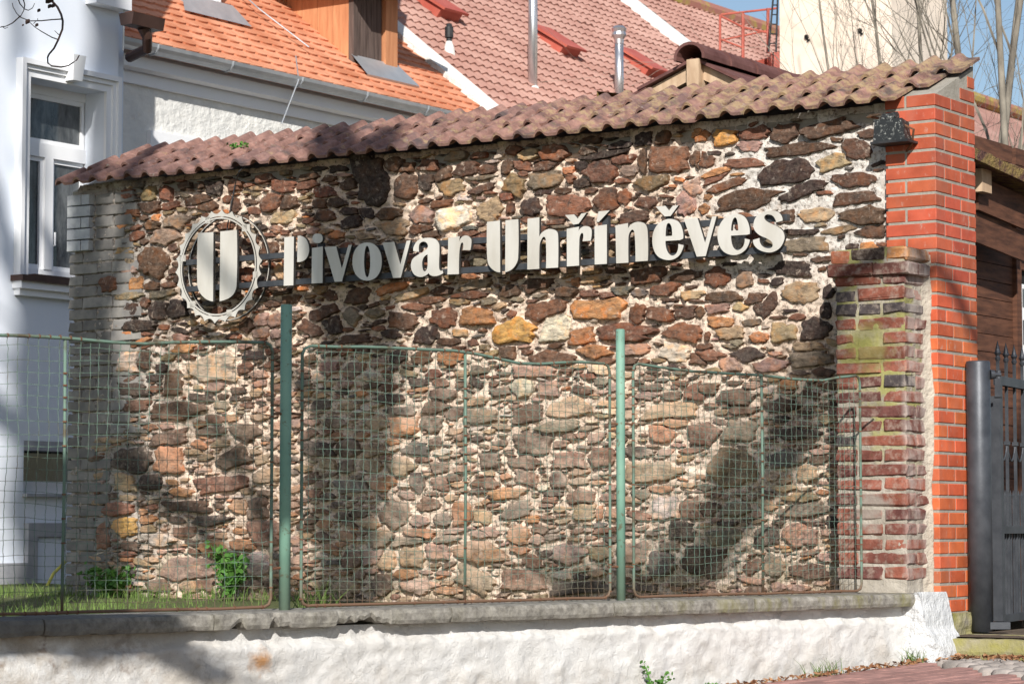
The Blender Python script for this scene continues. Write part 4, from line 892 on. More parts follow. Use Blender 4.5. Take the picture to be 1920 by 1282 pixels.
# brown gutter of that house
def gp_(px,py,o): return hit(WF,'x',FB+o,px,py)
gu=thing('brown_gutter','dark brown box gutter with a bent downpipe at the corner of the blue white house','gutter',WF,tuple(gp_(240,100,.1)))
b=B(); P=[gp_(270,52,.28),gp_(276,70,.28),gp_(276,92,.22),gp_(243,108,-.10)]; b.tube(P,[.055,.042,.042,.042],12); part(gu,'downpipe',b.A(),b.F,M_BROWN)
b=B(); p=gp_(290,28,.2); p0=gp_(221,28,.2); zt_=gp_(250,33,.2)[2]; b.prism([(-.07,0),(.09,0),(.07,-.12),(-.05,-.12)],lambda x,z:(FB+.28+x,p0[1],zt_+z*.8),lambda x,z:(FB+.28+x,p[1]-.06,zt_+z*.8)); part(gu,'gutter_trough',b.A(),b.F,M_BROWN)
b=B(); q=gp_(234,0,.08); q1=gp_(231,95,.08); b.tube([(q[0],q[1],q[2]+.3),q1],.008,6); top('lightning_rod',b.A(),b.F,M_ZINC,'thin pale lightning conductor rod on the corner of the blue white house','rod',fr=WF)
# ================================================================ long house with orange and faded roof
FW=-9.42; GU=-9.20; GZ=hit(WF,'x',GU,240,76)[2]
PR=math.atan(.79); 
nR=np.array([*(WF.X*math.sin(PR)),math.cos(PR)])       # roof normal (slopes up towards -x)
pR=WF.w(GU,3,GZ)
def rf(px,py):      # roof coordinates (along the eaves, up the slope)
    q=WF.loc(hitp(nR,pR,px,py)); return q[1],(GU-q[0])/math.cos(PR)
def rp(v,s,h=0): return np.array((GU-s*math.cos(PR)+h*math.sin(PR),v,GZ+s*math.sin(PR)+h*math.cos(PR)))
lh=thing('white_house','white house with a grey rough rendered wall, stepped white cornice and orange tiled roof','house',WF,(FW-2,8,-.6))
VB=(rf(910,205)[0]+rf(745,65)[0])/2; VE=(rf(1290,100)[0]+rf(1165,0)[0])/2; VZ=60
RS=4.95/math.cos(PR); print('verges',VB,VE,rf(910,205),rf(745,65),rf(1290,100),rf(1165,0),'GZ',GZ)
b=B(); b.box(FW-8,FW,3.6,VB,-1,GZ-.1); part(lh,'rough_wall',b.A(),b.F,M_CREAMR)
def zc_(px,py,x): return hit(WF,'x',x,px,py)[2]
za=zc_(300,166,FW+.06); b=B(); b.box(FW+.001,FW+.04,3.6,VB,za,za+.16); part(lh,'cornice_band',b.A(),b.F,M_WTRIM)
b=B(); zb_=zc_(300,141,FW+.12); b.prism([(0,za+.16),(.05,za+.16),(.08,zb_),(.14,zb_+.02),(.14,zb_+.12),(0,zb_+.12)],lambda x,z:(FW+x,3.6,z),lambda x,z:(FW+x,VB,z)); part(lh,'cornice_band',b.A(),b.F,M_WTRIM)
b=B(); b.prism([(0,zb_+.12),(.10,zb_+.12),(.11,zb_+.2),(.13,GZ-.05),(0,GZ-.05)],lambda x,z:(FW+x,3.6,z),lambda x,z:(FW+x,VB,z)); part(lh,'eaves_fascia',b.A(),b.F,M_WTRIM)
b=B(); prof=[(.085*math.cos(t),.085*math.sin(t)) for t in np.linspace(math.pi,2*math.pi,9)]; prof+=[(.075*math.cos(t),.075*math.sin(t)) for t in np.linspace(2*math.pi,math.pi,9)]
b.prism(prof,lambda x,z:(GU+.02+x,3.6,GZ-.0+z),lambda x,z:(GU+.02+x,VB,GZ-.0+z)); part(lh,'zinc_gutter',b.A(),b.F,M_ZINC)
for v in np.arange(4.4,VB,1.0):
    b=B(); b.tube([(GU+.02+.088*math.cos(t),v,GZ+.088*math.sin(t)) for t in np.linspace(math.pi,2*math.pi,8)],.009,5); part(lh,'gutter_bracket',b.A(),b.F,M_ZINC)
v0,z0=hit(WF,'x',FW,275,245)[1:]; b=B(); b.box(FW+.001,FW+.05,v0,v0+1.6,z0-1.3,z0); wf=part(lh,'window',b.A(),b.F,M_WTRIM)
b=B(); b.box(FW+.052,FW+.056,v0+.12,v0+1.48,z0-1.2,z0-.12); part(lh,'pane',b.A(),b.F,M_BLUEW).parent=wf
b=B(); b.add([rp(3,-.02,-.06),rp(VB,-.02,-.06),rp(VB,RS,-.06),rp(3,RS,-.06),rp(3,0,-.09),rp(VB,0,-.09),rp(VB,RS,-.09),rp(3,RS,-.09)],[(0,1,2,3),(4,7,6,5),(0,4,5,1),(1,5,6,2),(2,6,7,3),(3,7,4,0)])
roofA=part(lh,'roof',b.A(),b.F,M_OTILE)
# orange beaver tail tiles
def beaver():
    w=.086; L=.20; P=[(-w,L),(-w,.03),(-w*.7,.008),(-w*.25,-.0),(w*.25,-.0),(w*.7,.008),(w,.03),(w,L)]
    V=[];F=[]; t=.024
    for (x,y) in P: V.append((x,y,t*(1-y/L)+.014))
    for (x,y) in P: V.append((x,y,-.0))
    n=len(P); F=[tuple(range(n))]+[(i,i+n,i+1+n,i+1)[::1] for i in range(n-1)]
    return V,F
TV,TF=beaver(); TV=np.array(TV)
# local tile axes: x along the eaves, y up the slope, z outwards
ex=np.array((0,1,0)); ey=np.array((-math.cos(PR),0,math.sin(PR))); ez=np.array((math.sin(PR),0,math.cos(PR)))
from mathutils import Matrix
def rmat(): 
    M=Matrix(((ex[0],ey[0],ez[0]),(ex[1],ey[1],ez[1]),(ex[2],ey[2],ez[2]))); return M
TF=[f[::-1] for f in TF]
gA=.150; wA=.176; cand=[]
for r_ in range(int(RS/gA)):
    for k in range(int((VB-3.2)/wA)):
        v=3.2+(k+.5*(r_%2))*wA; s_=r_*gA
        if v>VB-.16: continue
        P=rp(v,s_); Wd=WF.w(*P); x,y=proj(Wd)
        if y<-60 or x<215 or x>960 or y>260: continue
        cand.append((Wd[1],v,s_))
cand.sort(); bt=mk('roof_tile',TV,TF,M_OTILE); oL=INFO[lh.name][1]
for (_,v,s_) in cand[:300]:
    o=bpy.data.objects.new('roof_tile',bt); COL.objects.link(o); o.parent=lh; o.location=rp(v,s_)-oL; o.rotation_euler=rmat().to_euler()
    o.rotation_euler.rotate_axis('Z',rng.normal(0,.01))
b=B()
for (_,v,s_) in cand[300:]:
    j=rng.normal(0,.002,3); b.add([rp(v,s_)+ex*(p[0]+j[0])+ey*(p[1]+j[1])+ez*(p[2]+abs(j[2])) for p in TV],TF)
if b.V: part(lh,'far_roof_tiles',b.A(),b.F,M_OTILE,kind='stuff')
print('orange tiles',len(cand))
b=B(); 
for s_ in [0]: b.add([rp(VB-.16,-.05,.0),rp(VB+.10,-.05,.0),rp(VB+.10,RS,.0),rp(VB-.16,RS,.0),rp(VB-.16,-.05,.075),rp(VB+.10,-.05,.10),rp(VB+.10,RS,.10),rp(VB-.16,RS,.075)],[(0,3,2,1),(4,5,6,7),(0,1,5,4),(1,2,6,5),(2,3,7,6),(3,0,4,7)])
part(lh,'verge_mortar',b.A(),b.F,M_CREAMR)
# faded red part of the row
rh=thing('faded_roof_house','long house behind with a faded pinkish red tiled roof','house',WF,(FW-2,VB+8,-.6))
b=B(); b.box(FW-8,FW,VB+.1,VZ,-1,GZ-.1); part(rh,'rough_wall',b.A(),b.F,M_CREAMR)
b=B(); b.add([rp(VB+.1,-.02,-.06),rp(VZ,-.02,-.06),rp(VZ,RS,-.06),rp(VB+.1,RS,-.06)],[(0,1,2,3)]); 
b.add([rp(VB+.1,RS,-.06),rp(VZ,RS,-.06),rp(VZ,RS,-.06)+np.array((-4.5,0,-3.2)),rp(VB+.1,RS,-.06)+np.array((-4.5,0,-3.2))],[(0,1,2,3)]); part(rh,'roof',b.A(),b.F,M_RTILE)
gB=.205; wB=.16
def wavetile(L=.24,n=2,w=.32):
    xs=np.linspace(0,w,n*6+1); V=[]
    for x in xs: h=.030*(.5-.5*math.cos(2*math.pi*x/(w/n))); V.append((x,0,h+.030)); 
    for x in xs: h=.030*(.5-.5*math.cos(2*math.pi*x/(w/n))); V.append((x,L,h+.004))
    for x in xs: V.append((x,0,-.01))
    m=len(xs); F=[]
    for i in range(m-1): F+=[(i,m+i,m+i+1,i+1)[::-1],(2*m+i,i,i+1,2*m+i+1)[::-1]]
    return np.array(V),[f[::-1] for f in F]
WV,WFc=wavetile(); cand=[]
for r_ in range(int(RS/gB)+1):
    for k in range(int((VZ-VB)/.32)):
        v=VB+.12+k*.32; s_=r_*gB
        if abs(v-VE)<.45: continue
        Wd=WF.w(*rp(v,s_)); x,y=proj(Wd)
        if y<-40 or x<700 or x>1500 or y>230: continue
        cand.append((Wd[1],v,s_))
cand.sort(); wt=mk('roof_tile',WV,WFc,M_RTILE); oR=INFO[rh.name][1]; print('red tiles',len(cand))
for (_,v,s_) in cand[:300]:
    o=bpy.data.objects.new('roof_tile',wt); COL.objects.link(o); o.parent=rh; o.location=rp(v,s_)-oR; o.rotation_euler=rmat().to_euler()
b=B()
for (_,v,s_) in cand[300:]:
    j=rng.normal(0,.004,3); base=rp(v,s_); Q=base[None,:]+np.outer(WV[:,0]+j[0],ex)+np.outer(WV[:,1]+j[1],ey)+np.outer(WV[:,2]+abs(j[2]),ez); b.add(Q,WFc)
part(rh,'far_roof_tiles',b.A(),b.F,M_RTILE,kind='stuff')
b=B(); b.add([rp(VE-.28,-.05,.0),rp(VE+.28,-.05,.0),rp(VE+.28,RS,.0),rp(VE-.28,RS,.0),rp(VE-.28,-.05,.10),rp(VE+.28,-.05,.10),rp(VE+.28,RS,.10),rp(VE-.28,RS,.10)],[(0,3,2,1),(4,5,6,7),(0,1,5,4),(1,2,6,5),(2,3,7,6),(3,0,4,7)]); part(rh,'mortar_band',b.A(),b.F,M_CREAMR)
b=B(); b.tube([rp(VB,RS,.03),rp(VZ,RS,.03)],.14,10)
s=MT('mossy_ridge',.9); s.col(s.mix(s.ramp(s.noise(3,4),.45,.6),(.34,.15,.12),(.36,.28,.08))); part(rh,'ridge_tiles',b.A(),b.F,s.m)
# timber dormer on the orange roof
dm=thing('timber_dormer','orange brown boarded timber dormer on the orange roof','dormer',WF,tuple(rp(*rf(655,118))))
vd0,sd=rf(655,118); vd1,_=rf(738,140); P0=rp(vd0,sd,.06); xd=P0[0]; zd=P0[2]; wd=vd1-vd0; HT=2.6
nb=8
for i in range(nb):        # cheek boards (plane across the roof)
    x1=xd-.05-i*.20; x0_=x1-.195; zb0=zd+(xd-x1)*math.tan(PR); zb1=zd+(xd-x0_)*math.tan(PR)
    c=B(); c.add([(x0_,vd0,zb1-.12),(x1,vd0,zb0-.12),(x1,vd0+.03,zb0-.12),(x0_,vd0+.03,zb1-.12),(x0_,vd0,zd+HT+1),(x1,vd0,zd+HT+1),(x1,vd0+.03,zd+HT+1),(x0_,vd0+.03,zd+HT+1)],[(0,3,2,1),(4,5,6,7),(0,1,5,4),(1,2,6,5),(2,3,7,6),(3,0,4,7)])
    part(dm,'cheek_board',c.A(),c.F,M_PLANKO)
nf=5
for i in range(nf):
    a=vd0+.07+i*(wd-.07-.22)/nf; c_=vd0+.07+(i+1)*(wd-.07-.22)/nf-.008
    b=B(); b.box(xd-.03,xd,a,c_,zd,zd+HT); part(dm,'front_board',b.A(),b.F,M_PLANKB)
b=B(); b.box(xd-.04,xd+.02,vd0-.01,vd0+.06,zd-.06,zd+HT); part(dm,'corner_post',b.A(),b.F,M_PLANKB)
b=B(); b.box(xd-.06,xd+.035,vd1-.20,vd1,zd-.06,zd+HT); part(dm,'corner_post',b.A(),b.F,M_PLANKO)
b=B(); b.box(xd-2,xd-.04,vd0+.05,vd1-.05,zd-.3,zd+HT+1); part(dm,'dormer_core',b.A(),b.F,M_PLANKB)
zt_=WF.loc(at(700,20,WF.w(*P0)[1]))[2]
b=B(); b.box(xd-2,xd+.42,vd0-.3,vd1+.3,zt_+.30,zt_+.42); part(dm,'dormer_eaves',b.A(),b.F,M_PLANKB)
b=B(); b.add([rp(vd0-.05,sd-.30,.05),rp(vd1+.12,sd-.30,.05),rp(vd1+.05,sd+.02,.09),rp(vd0-.02,sd+.02,.09),rp(vd0-.05,sd-.30,.03),rp(vd1+.12,sd-.30,.03)],[(0,1,2,3),(0,4,5,1)]); part(dm,'zinc_apron',b.A(),b.F,M_ZINC)
# chimney with its flashing
vc,sc_=rf(345,12); vc1,_=rf(415,30); Pc=rp(vc,sc_); ch=thing('brick_chimney','small chimney stack with pale flashing low on the orange roof near the top edge','chimney',WF,tuple(Pc))
b=B(); b.box(Pc[0]-.5,Pc[0],vc,vc1,Pc[2]-.3,Pc[2]+1.6); part(ch,'chimney_stack',b.A(),b.F,M_OLDB)
b=B(); b.add([rp(vc-.22,sc_-.22,.05),rp(vc1+.22,sc_-.22,.05),rp(vc1+.1,sc_+.02,.12),rp(vc-.1,sc_+.02,.12)],[(0,1,2,3)]); b.box(Pc[0]-.5,Pc[0]+.012,vc-.012,vc1+.012,Pc[2]-.2,Pc[2]+.12); part(ch,'flashing',b.A(),b.F,M_ZINC)
# conductor wires on the roof
b=B(); P=[rp(*rf(x,y),.10) for x,y in ((440,0),(475,32),(570,105))]; b.tube(P,.008,5); top('lightning_wire',b.A(),b.F,M_ZINC,'thin lightning wire running down the middle of the orange roof','wire',fr=WF)
b=B(); P=[rp(*rf(545,122),.1),hit(WF,'x',GU+.1,560,150),hit(WF,'x',FW+.3,528,232)]; b.tube(P,.006,5); top('gutter_wire',b.A(),b.F,M_ZINC,'thin loose wire hanging over the zinc gutter in front of the white cornice','wire',fr=WF)
# pipes and hatches on the faded roof
def roofpt(px,py): return rp(*rf(px,py))
def pipe(name,label,cat,px,pyb,pyt,wpx,mat,cap=None):
    P=roofpt(px,pyb); Wd=WF.w(*P); r_=wpx/2/4800*Wd[1]; zt_=P[2]+(pyb-pyt)/4800*Wd[1]
    t_=thing(name,label,cat,WF,tuple(P)); b=B(); b.tube([P-np.array((0,0,.2)),(P[0],P[1],zt_)],r_,18); o=part(t_,'pipe_tube',b.A(),b.F,mat)
    for f_ in o.data.polygons: f_.use_smooth=len(f_.vertices)==4
    return t_,P,r_,zt_,Wd
M_STEEL=simple('brushed_steel_flue',(.55,.57,.6),(.72,.74,.76),3,.32,.85,0)
t_,P,r_,zt_,_=pipe('steel_flue','tall plain steel flue pipe rising past the top of the picture','flue',999,166,-120,18,M_STEEL)
b=B(); b.tube([P-np.array((0,0,.1)),P+np.array((0,0,.02))],[r_*1.8,r_*1.25],16); part(t_,'flue_collar',b.A(),b.F,M_CREAMR)
t_,P,r_,zt_,_=pipe('steel_flue','shorter steel flue pipe with a bulging crinkled cap','flue',1161,185,72,17,M_STEEL)
q=np.array((P[0],P[1],zt_)); b=B(); b.tube([q-np.array((0,0,r_)),q,q+np.array((0,0,r_*.9)),q+np.array((0,0,r_*1.6)),q+np.array((0,0,r_*2.4)),q+np.array((0,0,r_*3))],[r_*1.05,r_*1.1,r_*1.75,r_*1.5,r_*1.75,r_*1.0],12); part(t_,'flue_cap',b.A(),b.F,M_STEEL)
t_,P,r_,zt_,_=pipe('black_vent_pipe','short black vent pipe with a white foot below the upper red hatch','vent pipe',842,105,44,11,M_BLACKM)
zz=P[2]+(105-70)/4800*25*1.1; b=B(); b.tube([(P[0],P[1],zz),(P[0],P[1],zz+.12)],r_*1.5,12); part(t_,'pipe_collar',b.A(),b.F,M_BLACKM)
b=B(); b.tube([P-np.array((0,0,.05)),P+np.array((0,0,.08)),P+np.array((0,0,.16))],[r_*2.4,r_*1.9,r_*1.05],12); part(t_,'pipe_foot',b.A(),b.F,M_CREAMR)
def hatch(label,px0,py0,px1,py1,w):
    v1,s1=rf(px1,py1); s0_=rf(px0,py0)[1]; t_=thing('red_roof_hatch',label,'roof hatch',WF,tuple(rp(v1,s1)),group='red metal roof hatches')
    b=B(); a=[rp(v1-w/2,s1,.0),rp(v1+w/2,s1,.0),rp(v1+w/2,s0_,.0),rp(v1-w/2,s0_,.0),rp(v1-w/2,s1,.15),rp(v1+w/2,s1,.15),rp(v1+w/2,s0_,.06),rp(v1-w/2,s0_,.06)]
    b.add(a,[(4,5,6,7),(0,1,5,4),(1,2,6,5),(2,3,7,6),(3,0,4,7)]); part(t_,'hatch_body',b.A(),b.F,M_REDM)
    a=[rp(v1-w/2-.03,s1-.06,.16),rp(v1+w/2+.03,s1-.06,.16),rp(v1+w/2+.05,s0_,.09),rp(v1-w/2-.05,s0_,.09),rp(v1-w/2-.03,s1-.06,.19),rp(v1+w/2+.03,s1-.06,.19),rp(v1+w/2+.05,s0_,.12),rp(v1-w/2-.05,s0_,.12)]
    b=B(); b.add(a,[(0,3,2,1),(4,5,6,7),(0,1,5,4),(1,2,6,5),(2,3,7,6),(3,0,4,7)]); part(t_,'hatch_lid',b.A(),b.F,M_REDM)
hatch('largest red metal roof hatch, above the black vent pipe',785,-8,836,42,.42)
hatch('red metal roof hatch just right of the tall steel flue',1015,66,1062,110,.40)
hatch('red metal roof hatch just right of the capped steel flue',1180,108,1222,150,.42)
# ================================================================ little gabled roof behind the wall
Gp=at(1305,100,18.2); g0=WF.loc(Gp); lg=thing('small_gable_roof','little timber gable with dark rounded ridge tiles peeping over the stone wall','roof',WF,(g0[0],g0[1],g0[2]-.6))
gx,gy,gzz=g0; 
def gpt(px,py,o=0): return hit(WF,'y',gy+o,px,py)
La=gpt(1168,182); Ra=gpt(1455,178)
for (E) in (La,Ra):
    sgn=-1 if E[0]<gx else 1
    dx=E[0]-gx; dz=E[2]-(gzz-.03); L=math.hypot(dx,dz); ux,uz=dx/L,dz/L; nx_,nz_=(-uz,ux) if sgn<0 else (uz,-ux); nx_,nz_=(nx_,nz_) if nz_<0 else (-nx_,-nz_)
    def bar(a0,a1,h0,h1,y0,y1,mat,name,L_=L):
        V=[]; 
        for y in (y0,y1):
            for (a,h) in ((a0,h0),(a1,h0),(a1,h1),(a0,h1)): V.append((gx+ux*a+nx_*h,y,gzz-.03+uz*a+nz_*h))
        return part(lg,name,V,[(0,1,2,3),(7,6,5,4),(0,4,5,1),(1,5,6,2),(2,6,7,3),(3,7,4,0)],mat)
    bar(.0,L*1.25,.03,.125,gy+.02,gy+.09,M_PALEW,'barge_rafter')
    bar(.02,L*.78,.0,.022,gy-.03,gy+2.2,M_RIDGE,'roof_slab'); bar(L*.68,L*1.3,.018,.036,gy-.02,gy+2.2,M_RIDGE,'roof_slab')
b=B(); p0=gpt(1298,103,.0); w_=.042; b.add([(gx-.05+w_*0,gy-.05,gzz-.05),(gx+.05,gy-.05,gzz-.05),(gx+.05,gy+.07,gzz-.05),(gx-.05,gy+.07,gzz-.05),(gx-.05,gy-.05,gzz-.22),(gx+.05,gy-.05,gzz-.22),(gx+.05,gy+.07,gzz-.22),(gx-.05,gy+.07,gzz-.22),(gx-.03,gy-.05,gzz-.36),(gx+.03,gy-.05,gzz-.36),(gx+.03,gy+.07,gzz-.36),(gx-.03,gy+.07,gzz-.36)],
 [(0,1,2,3),(4,5,1,0)[::-1],(5,6,2,1)[::-1],(6,7,3,2)[::-1],(7,4,0,3)[::-1],(8,9,5,4)[::-1],(9,10,6,5)[::-1],(10,11,7,6)[::-1],(11,8,4,7)[::-1]]); part(lg,'king_post',b.A(),b.F,M_PALEW)
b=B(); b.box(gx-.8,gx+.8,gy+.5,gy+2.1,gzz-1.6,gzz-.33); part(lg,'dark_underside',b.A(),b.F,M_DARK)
for k in range(5):
    y0=gy-.10+k*.40; prof=[(.115*math.cos(t)*(1.0),.105*math.sin(t)) for t in np.linspace(-.15,math.pi+.15,11)]; inn=[(.095*math.cos(t),.085*math.sin(t)) for t in np.linspace(math.pi+.15,-.15,11)]
    b=B(); e=.012 if k%2==0 else 0; b.prism(prof+inn,lambda x,z:(gx+x*(1.12),y0,gzz-.045+z*1.08),lambda x,z:(gx+x,y0+.43,gzz-.045+z)); o=part(lg,'ridge_tile',b.A(),b.F,M_RIDGE)
# ================================================================ cream tower and red roof platform
tw=thing('cream_tower','plain cream rendered tower like block with two small holes, behind the roofs','tower',WF,(*WF.loc(at(1620,400,29))[:2],-.6))
a=WF.loc(at(1462,60,29)); yv=a[1]; c=hit(WF,'y',yv,1672,60); yb=hit(WF,'x',c[0],1776,60)[1]
b=B(); b.box(a[0],c[0],yv,yb,-1,9); part(tw,'tower_wall',b.A(),b.F,M_BEIGE)
for (px,py) in ((1513,70),(1613,58)):
    q=hit(WF,'y',yv,px,py); b=B(); b.tube([(q[0],yv-.02,q[2]),(q[0],yv+.01,q[2])],.028,7); b.tube([(q[0]+.02,yv-.02,q[2]-.04),(q[0]+.02,yv+.01,q[2]-.04)],.016,6); part(tw,'putlog_hole',b.A(),b.F,M_DARK)
rl=thing('red_roof_railing','thin red metal walkway railing on the faded roof beside the cream tower','railing',GF,tuple(at(1410,100,27)))
def rb(pts,r_,name='railing_bar',Y=27,mat=M_REDM):
    b=B(); b.tube([at(x,y,Y+d) for x,y,d in pts],r_,6); part(rl,name,b.A(),b.F,mat)
rb([(1350,100,0),(1350,28,0)],.014); rb([(1393,110,0),(1393,26,0)],.018); rb([(1440,100,0),(1440,16,0)],.018)
rb([(1350,30,0),(1393,52,0),(1440,62,0)],.012); rb([(1352,28,.6),(1458,16,.6)],.012); rb([(1350,74,0),(1393,90,0)],.010); rb([(1352,76,.6),(1440,58,.6)],.010)
b=B(); p=at(1395,122,27); q=at(1460,102,27.4); b.add([p,q,q+np.array((0,.3,0)),p+np.array((0,.3,0)),p-np.array((0,0,.07)),q-np.array((0,0,.09)),q+np.array((0,.3,-.09)),p+np.array((0,.3,-.07))],[(0,1,2,3),(4,7,6,5),(0,4,5,1),(1,5,6,2),(2,6,7,3),(3,7,4,0)]); part(rl,'walkway_plank',b.A(),b.F,M_REDM)
b=B(); p=at(1446,98,26.9); b.box(p[0],p[0]+.09,p[1],p[1]+.4,p[2]-.28,p[2]); part(rl,'walkway_bracket',b.A(),b.F,M_REDM)
ld=thing('roof_ladder','narrow dark blue grey ladder leaning at the left edge of the cream tower','ladder',GF,tuple(at(1447,100,26.5)))
for (x0_,x1_) in ((1441,1452),(1455,1459)):
    b=B(); b.tube([at(x0_,98,26.5),at(x1_,-30,26.5)],.010,6); part(ld,'ladder_rail',b.A(),b.F,M_BLACKM)
for y in (10,28,46,64,82):
    b=B(); t_=(98-y)/128; b.tube([at(1441+11*t_,y,26.5),at(1455+4*t_,y,26.5)],.007,5); part(ld,'ladder_rung',b.A(),b.F,M_BLACKM)
# far pink roofed gable at the right
fh=thing('far_pink_roof_house','distant house with a washed out pink tiled roof behind the bare trees','house',WF,(*WF.loc(at(1900,400,38))[:2],-.6))
y1=38; a=at(1838,176,y1); 
V=[at(1800,330,y1),at(1838,176,y1),at(1885,205,y1+1.0),at(1960,255,y1+3),at(2010,420,y1+3),at(1800,420,y1)]
pts=[at(1790,150,42),at(1845,178,40),at(1925,238,37),at(1990,300,35),at(1990,470,30),at(1780,470,33)]
s=MT('washed_pink_tiles',.9); sv=s.sep(2); wv=s.n('ShaderNodeTexWave'); wv.inputs['Scale'].default_value=2.4; wv.bands_direction='Z'; s.L(s.pos,wv.inputs[0]); s.col(s.mix(s.ramp(wv.outputs[1],.2,.5),(.40,.21,.19),(.58,.36,.33)))
n=len(pts); off=np.array((1.2,4,-.5)); part(fh,'roof',[*pts,*[p+off for p in pts]],[tuple(range(n))[::-1],tuple(range(n,2*n))]+[(i,(i+1)%n,(i+1)%n+n,i+n) for i in range(n)],s.m)
b=B(); b.tube([pts[0],pts[1],pts[2],pts[3]],.10,6); part(fh,'pale_verge',b.A(),b.F,M_CREAMR)
# ================================================================ dark timber shed behind the gate
SX=hit(WF,'x',-.70,1860,500); sx=-.70
sh=thing('timber_shed','dark brown plank shed with a white window and mossy roof edge behind the gate','shed',WF,(sx-1,4,-.6))
def sf(px,py,o=0): q=hit(WF,'x',sx+o,px,py); return q[1],q[2]
v0=sf(1800,600)[0]; v1=sf(2050,600)[0]; zt_=sf(1850,380)[1]; v_w=sf(1905,600)[0]; z=-.62; k=0
while z<zt_+.3:
    b=B(); b.box(sx-.03,sx+rng.uniform(0,.003),v0,v_w-.03,z,z+.108); part(sh,'wall_plank',b.A(),b.F,M_SHED)
    z0w=sf(1912,735)[1]; z1w=sf(1912,533)[1]
    if z+.108<z0w or z>z1w:
        b=B(); b.box(sx-.03,sx+rng.uniform(0,.003),v_w+.03,v1,z,z+.108); part(sh,'wall_plank',b.A(),b.F,M_SHED)
    z+=.113
b=B(); b.box(sx-.028,sx+.03,v_w-.05,v_w+.03,-.62,zt_); part(sh,'corner_board',b.A(),b.F,M_SHED)
b=B(); b.box(sx-3,sx-.03,v0,v1,-.62,zt_+.2); part(sh,'shed_core',b.A(),b.F,M_DARK)
b=B(); b.box(sx-.02,sx+.02,v_w+.03,v1-.1,z0w,z1w); wn=part(sh,'window',b.A(),b.F,M_WTRIM)
zm=sf(1912,575)[1]; zm2=sf(1912,600)[1]
for (za_,zb__) in ((zm,z1w-.03),(sf(1912,645)[1],zm2)):
    b=B(); b.box(sx+.021,sx+.026,v_w+.06,v1-.2,za_,zb__); sub('pane',b,M_GLASS,wn,sh)
# roof edge
e0=hit(WF,'x',sx+.35,1843,297); e1=hit(WF,'x',sx+.35,1922,334); dv=e1[1]-e0[1]; sl=(e1[2]-e0[2])/dv
def ez_(v): return e0[2]+(v-e0[1])*sl
n=60; V=[];F=[]
for i in range(n):
    v=e0[1]-.6+(dv+1.6)*i/(n-1); z_=ez_(v); m_=abs(fbm(np.array(v*9),np.array(2.),91,4))*.10
    for (x,dz_) in ((sx+.36,-.03),(sx+.37,.03+m_*.5),(sx+.25,.06+m_),(sx+.0,.12+m_*.6),(sx-2,.5),(sx-2,.3)): V.append((x,v,z_+dz_))
for i in range(n-1):
    for k in range(6): F.append((i*6+k,(i+1)*6+k,(i+1)*6+(k+1)%6,i*6+(k+1)%6))
s=MT('mossy_shed_roof',.95); s.col(s.mix(s.ramp(s.noise(14,5),.42,.6),(.12,.06,.05),(.27,.19,.07))); s.bump(s.noise(40,4),1,.02); part(sh,'roof',V,F,s.m)
for k,(dz0,dz1,xx) in enumerate(((-.26,-.05,.20),(-.45,-.265,.17))):
    va=e0[1]+dv*.35; vb=e0[1]+dv*1.6; part(sh,'barge_plank',[(sx+xx,va,ez_(va)+dz0),(sx+xx+.02,va,ez_(va)+dz0),(sx+xx+.02,vb,ez_(vb)+dz0),(sx+xx,vb,ez_(vb)+dz0),(sx+xx,va,ez_(va)+dz1),(sx+xx+.02,va,ez_(va)+dz1),(sx+xx+.02,vb,ez_(vb)+dz1),(sx+xx,vb,ez_(vb)+dz1)],[(0,3,2,1),(4,5,6,7),(0,1,5,4),(1,2,6,5),(2,3,7,6),(3,0,4,7)],M_SHED)
b=B(); q=hit(WF,'x',sx+.28,1853,340); b.box(sx-.4,sx+.28,q[1]-.09,q[1]+.05,q[2]-.07,q[2]+.07); part(sh,'rafter_end',b.A(),b.F,M_PALEW)
# ================================================================ bare trees
def bare_tree(base,H,r0,seed,label,spread=.35,n1=9,mat=M_BARK,lean=(0,0),depth=3,name='bare_tree',group=None,down=.25,crown0=.2):
    g=np.random.default_rng(seed); t_=thing(name,label,'tree',GF,tuple(base),group)
    tb=B(); cb=B(); base=np.array(base,float); P=[];Rr=[]; d=np.array((lean[0],lean[1],1.)); p=base.copy(); N=12
    for i in range(N+1):
        P.append(p.copy()); Rr.append(r0*(1-.85*i/N)); d=d+np.array((*g.normal(0,.035,2),0)); p=p+d/np.linalg.norm(d)*H/N
    tb.tube(P,Rr,8)
    def br(p,d,L,r,lev):
        pts=[p.copy()]; rr=[r]; n=6; dd=d.copy()
        for i in range(n):
            dd=dd+g.normal(0,.10,3)+np.array((0,0,.05)); dd/=np.linalg.norm(dd); p=p+dd*L/n; pts.append(p.copy()); rr.append(max(.002,r*(1-.8*(i+1)/n)))
            if lev>0 and i>0:
                for _ in range(int(g.random()<.75)+(lev==1)):
                    q=dd+g.normal(0,.45,3); q/=np.linalg.norm(q); br(p.copy(),q,L*g.uniform(.35,.6),rr[-1]*.65,lev-1)
        cb.tube(pts,[q*.72 for q in rr],5 if lev>1 else 3,cap=False)
    for k in range(n1):
        f_=g.uniform(crown0,.97); i=int(f_*N); pos=P[i]; a=g.uniform(0,6.28); d_=np.array((math.cos(a)*spread,math.sin(a)*spread,1.)); d_/=np.linalg.norm(d_)
        br(pos.copy(),d_,H*(1-f_*.6)*g.uniform(.3,.5),Rr[i]*.6,depth-1)
    part(t_,'trunk',tb.A(),tb.F,mat,smooth=True); part(t_,'crown',cb.A(),cb.F,mat)
    return t_
G_='bare trees behind the wall at the right'
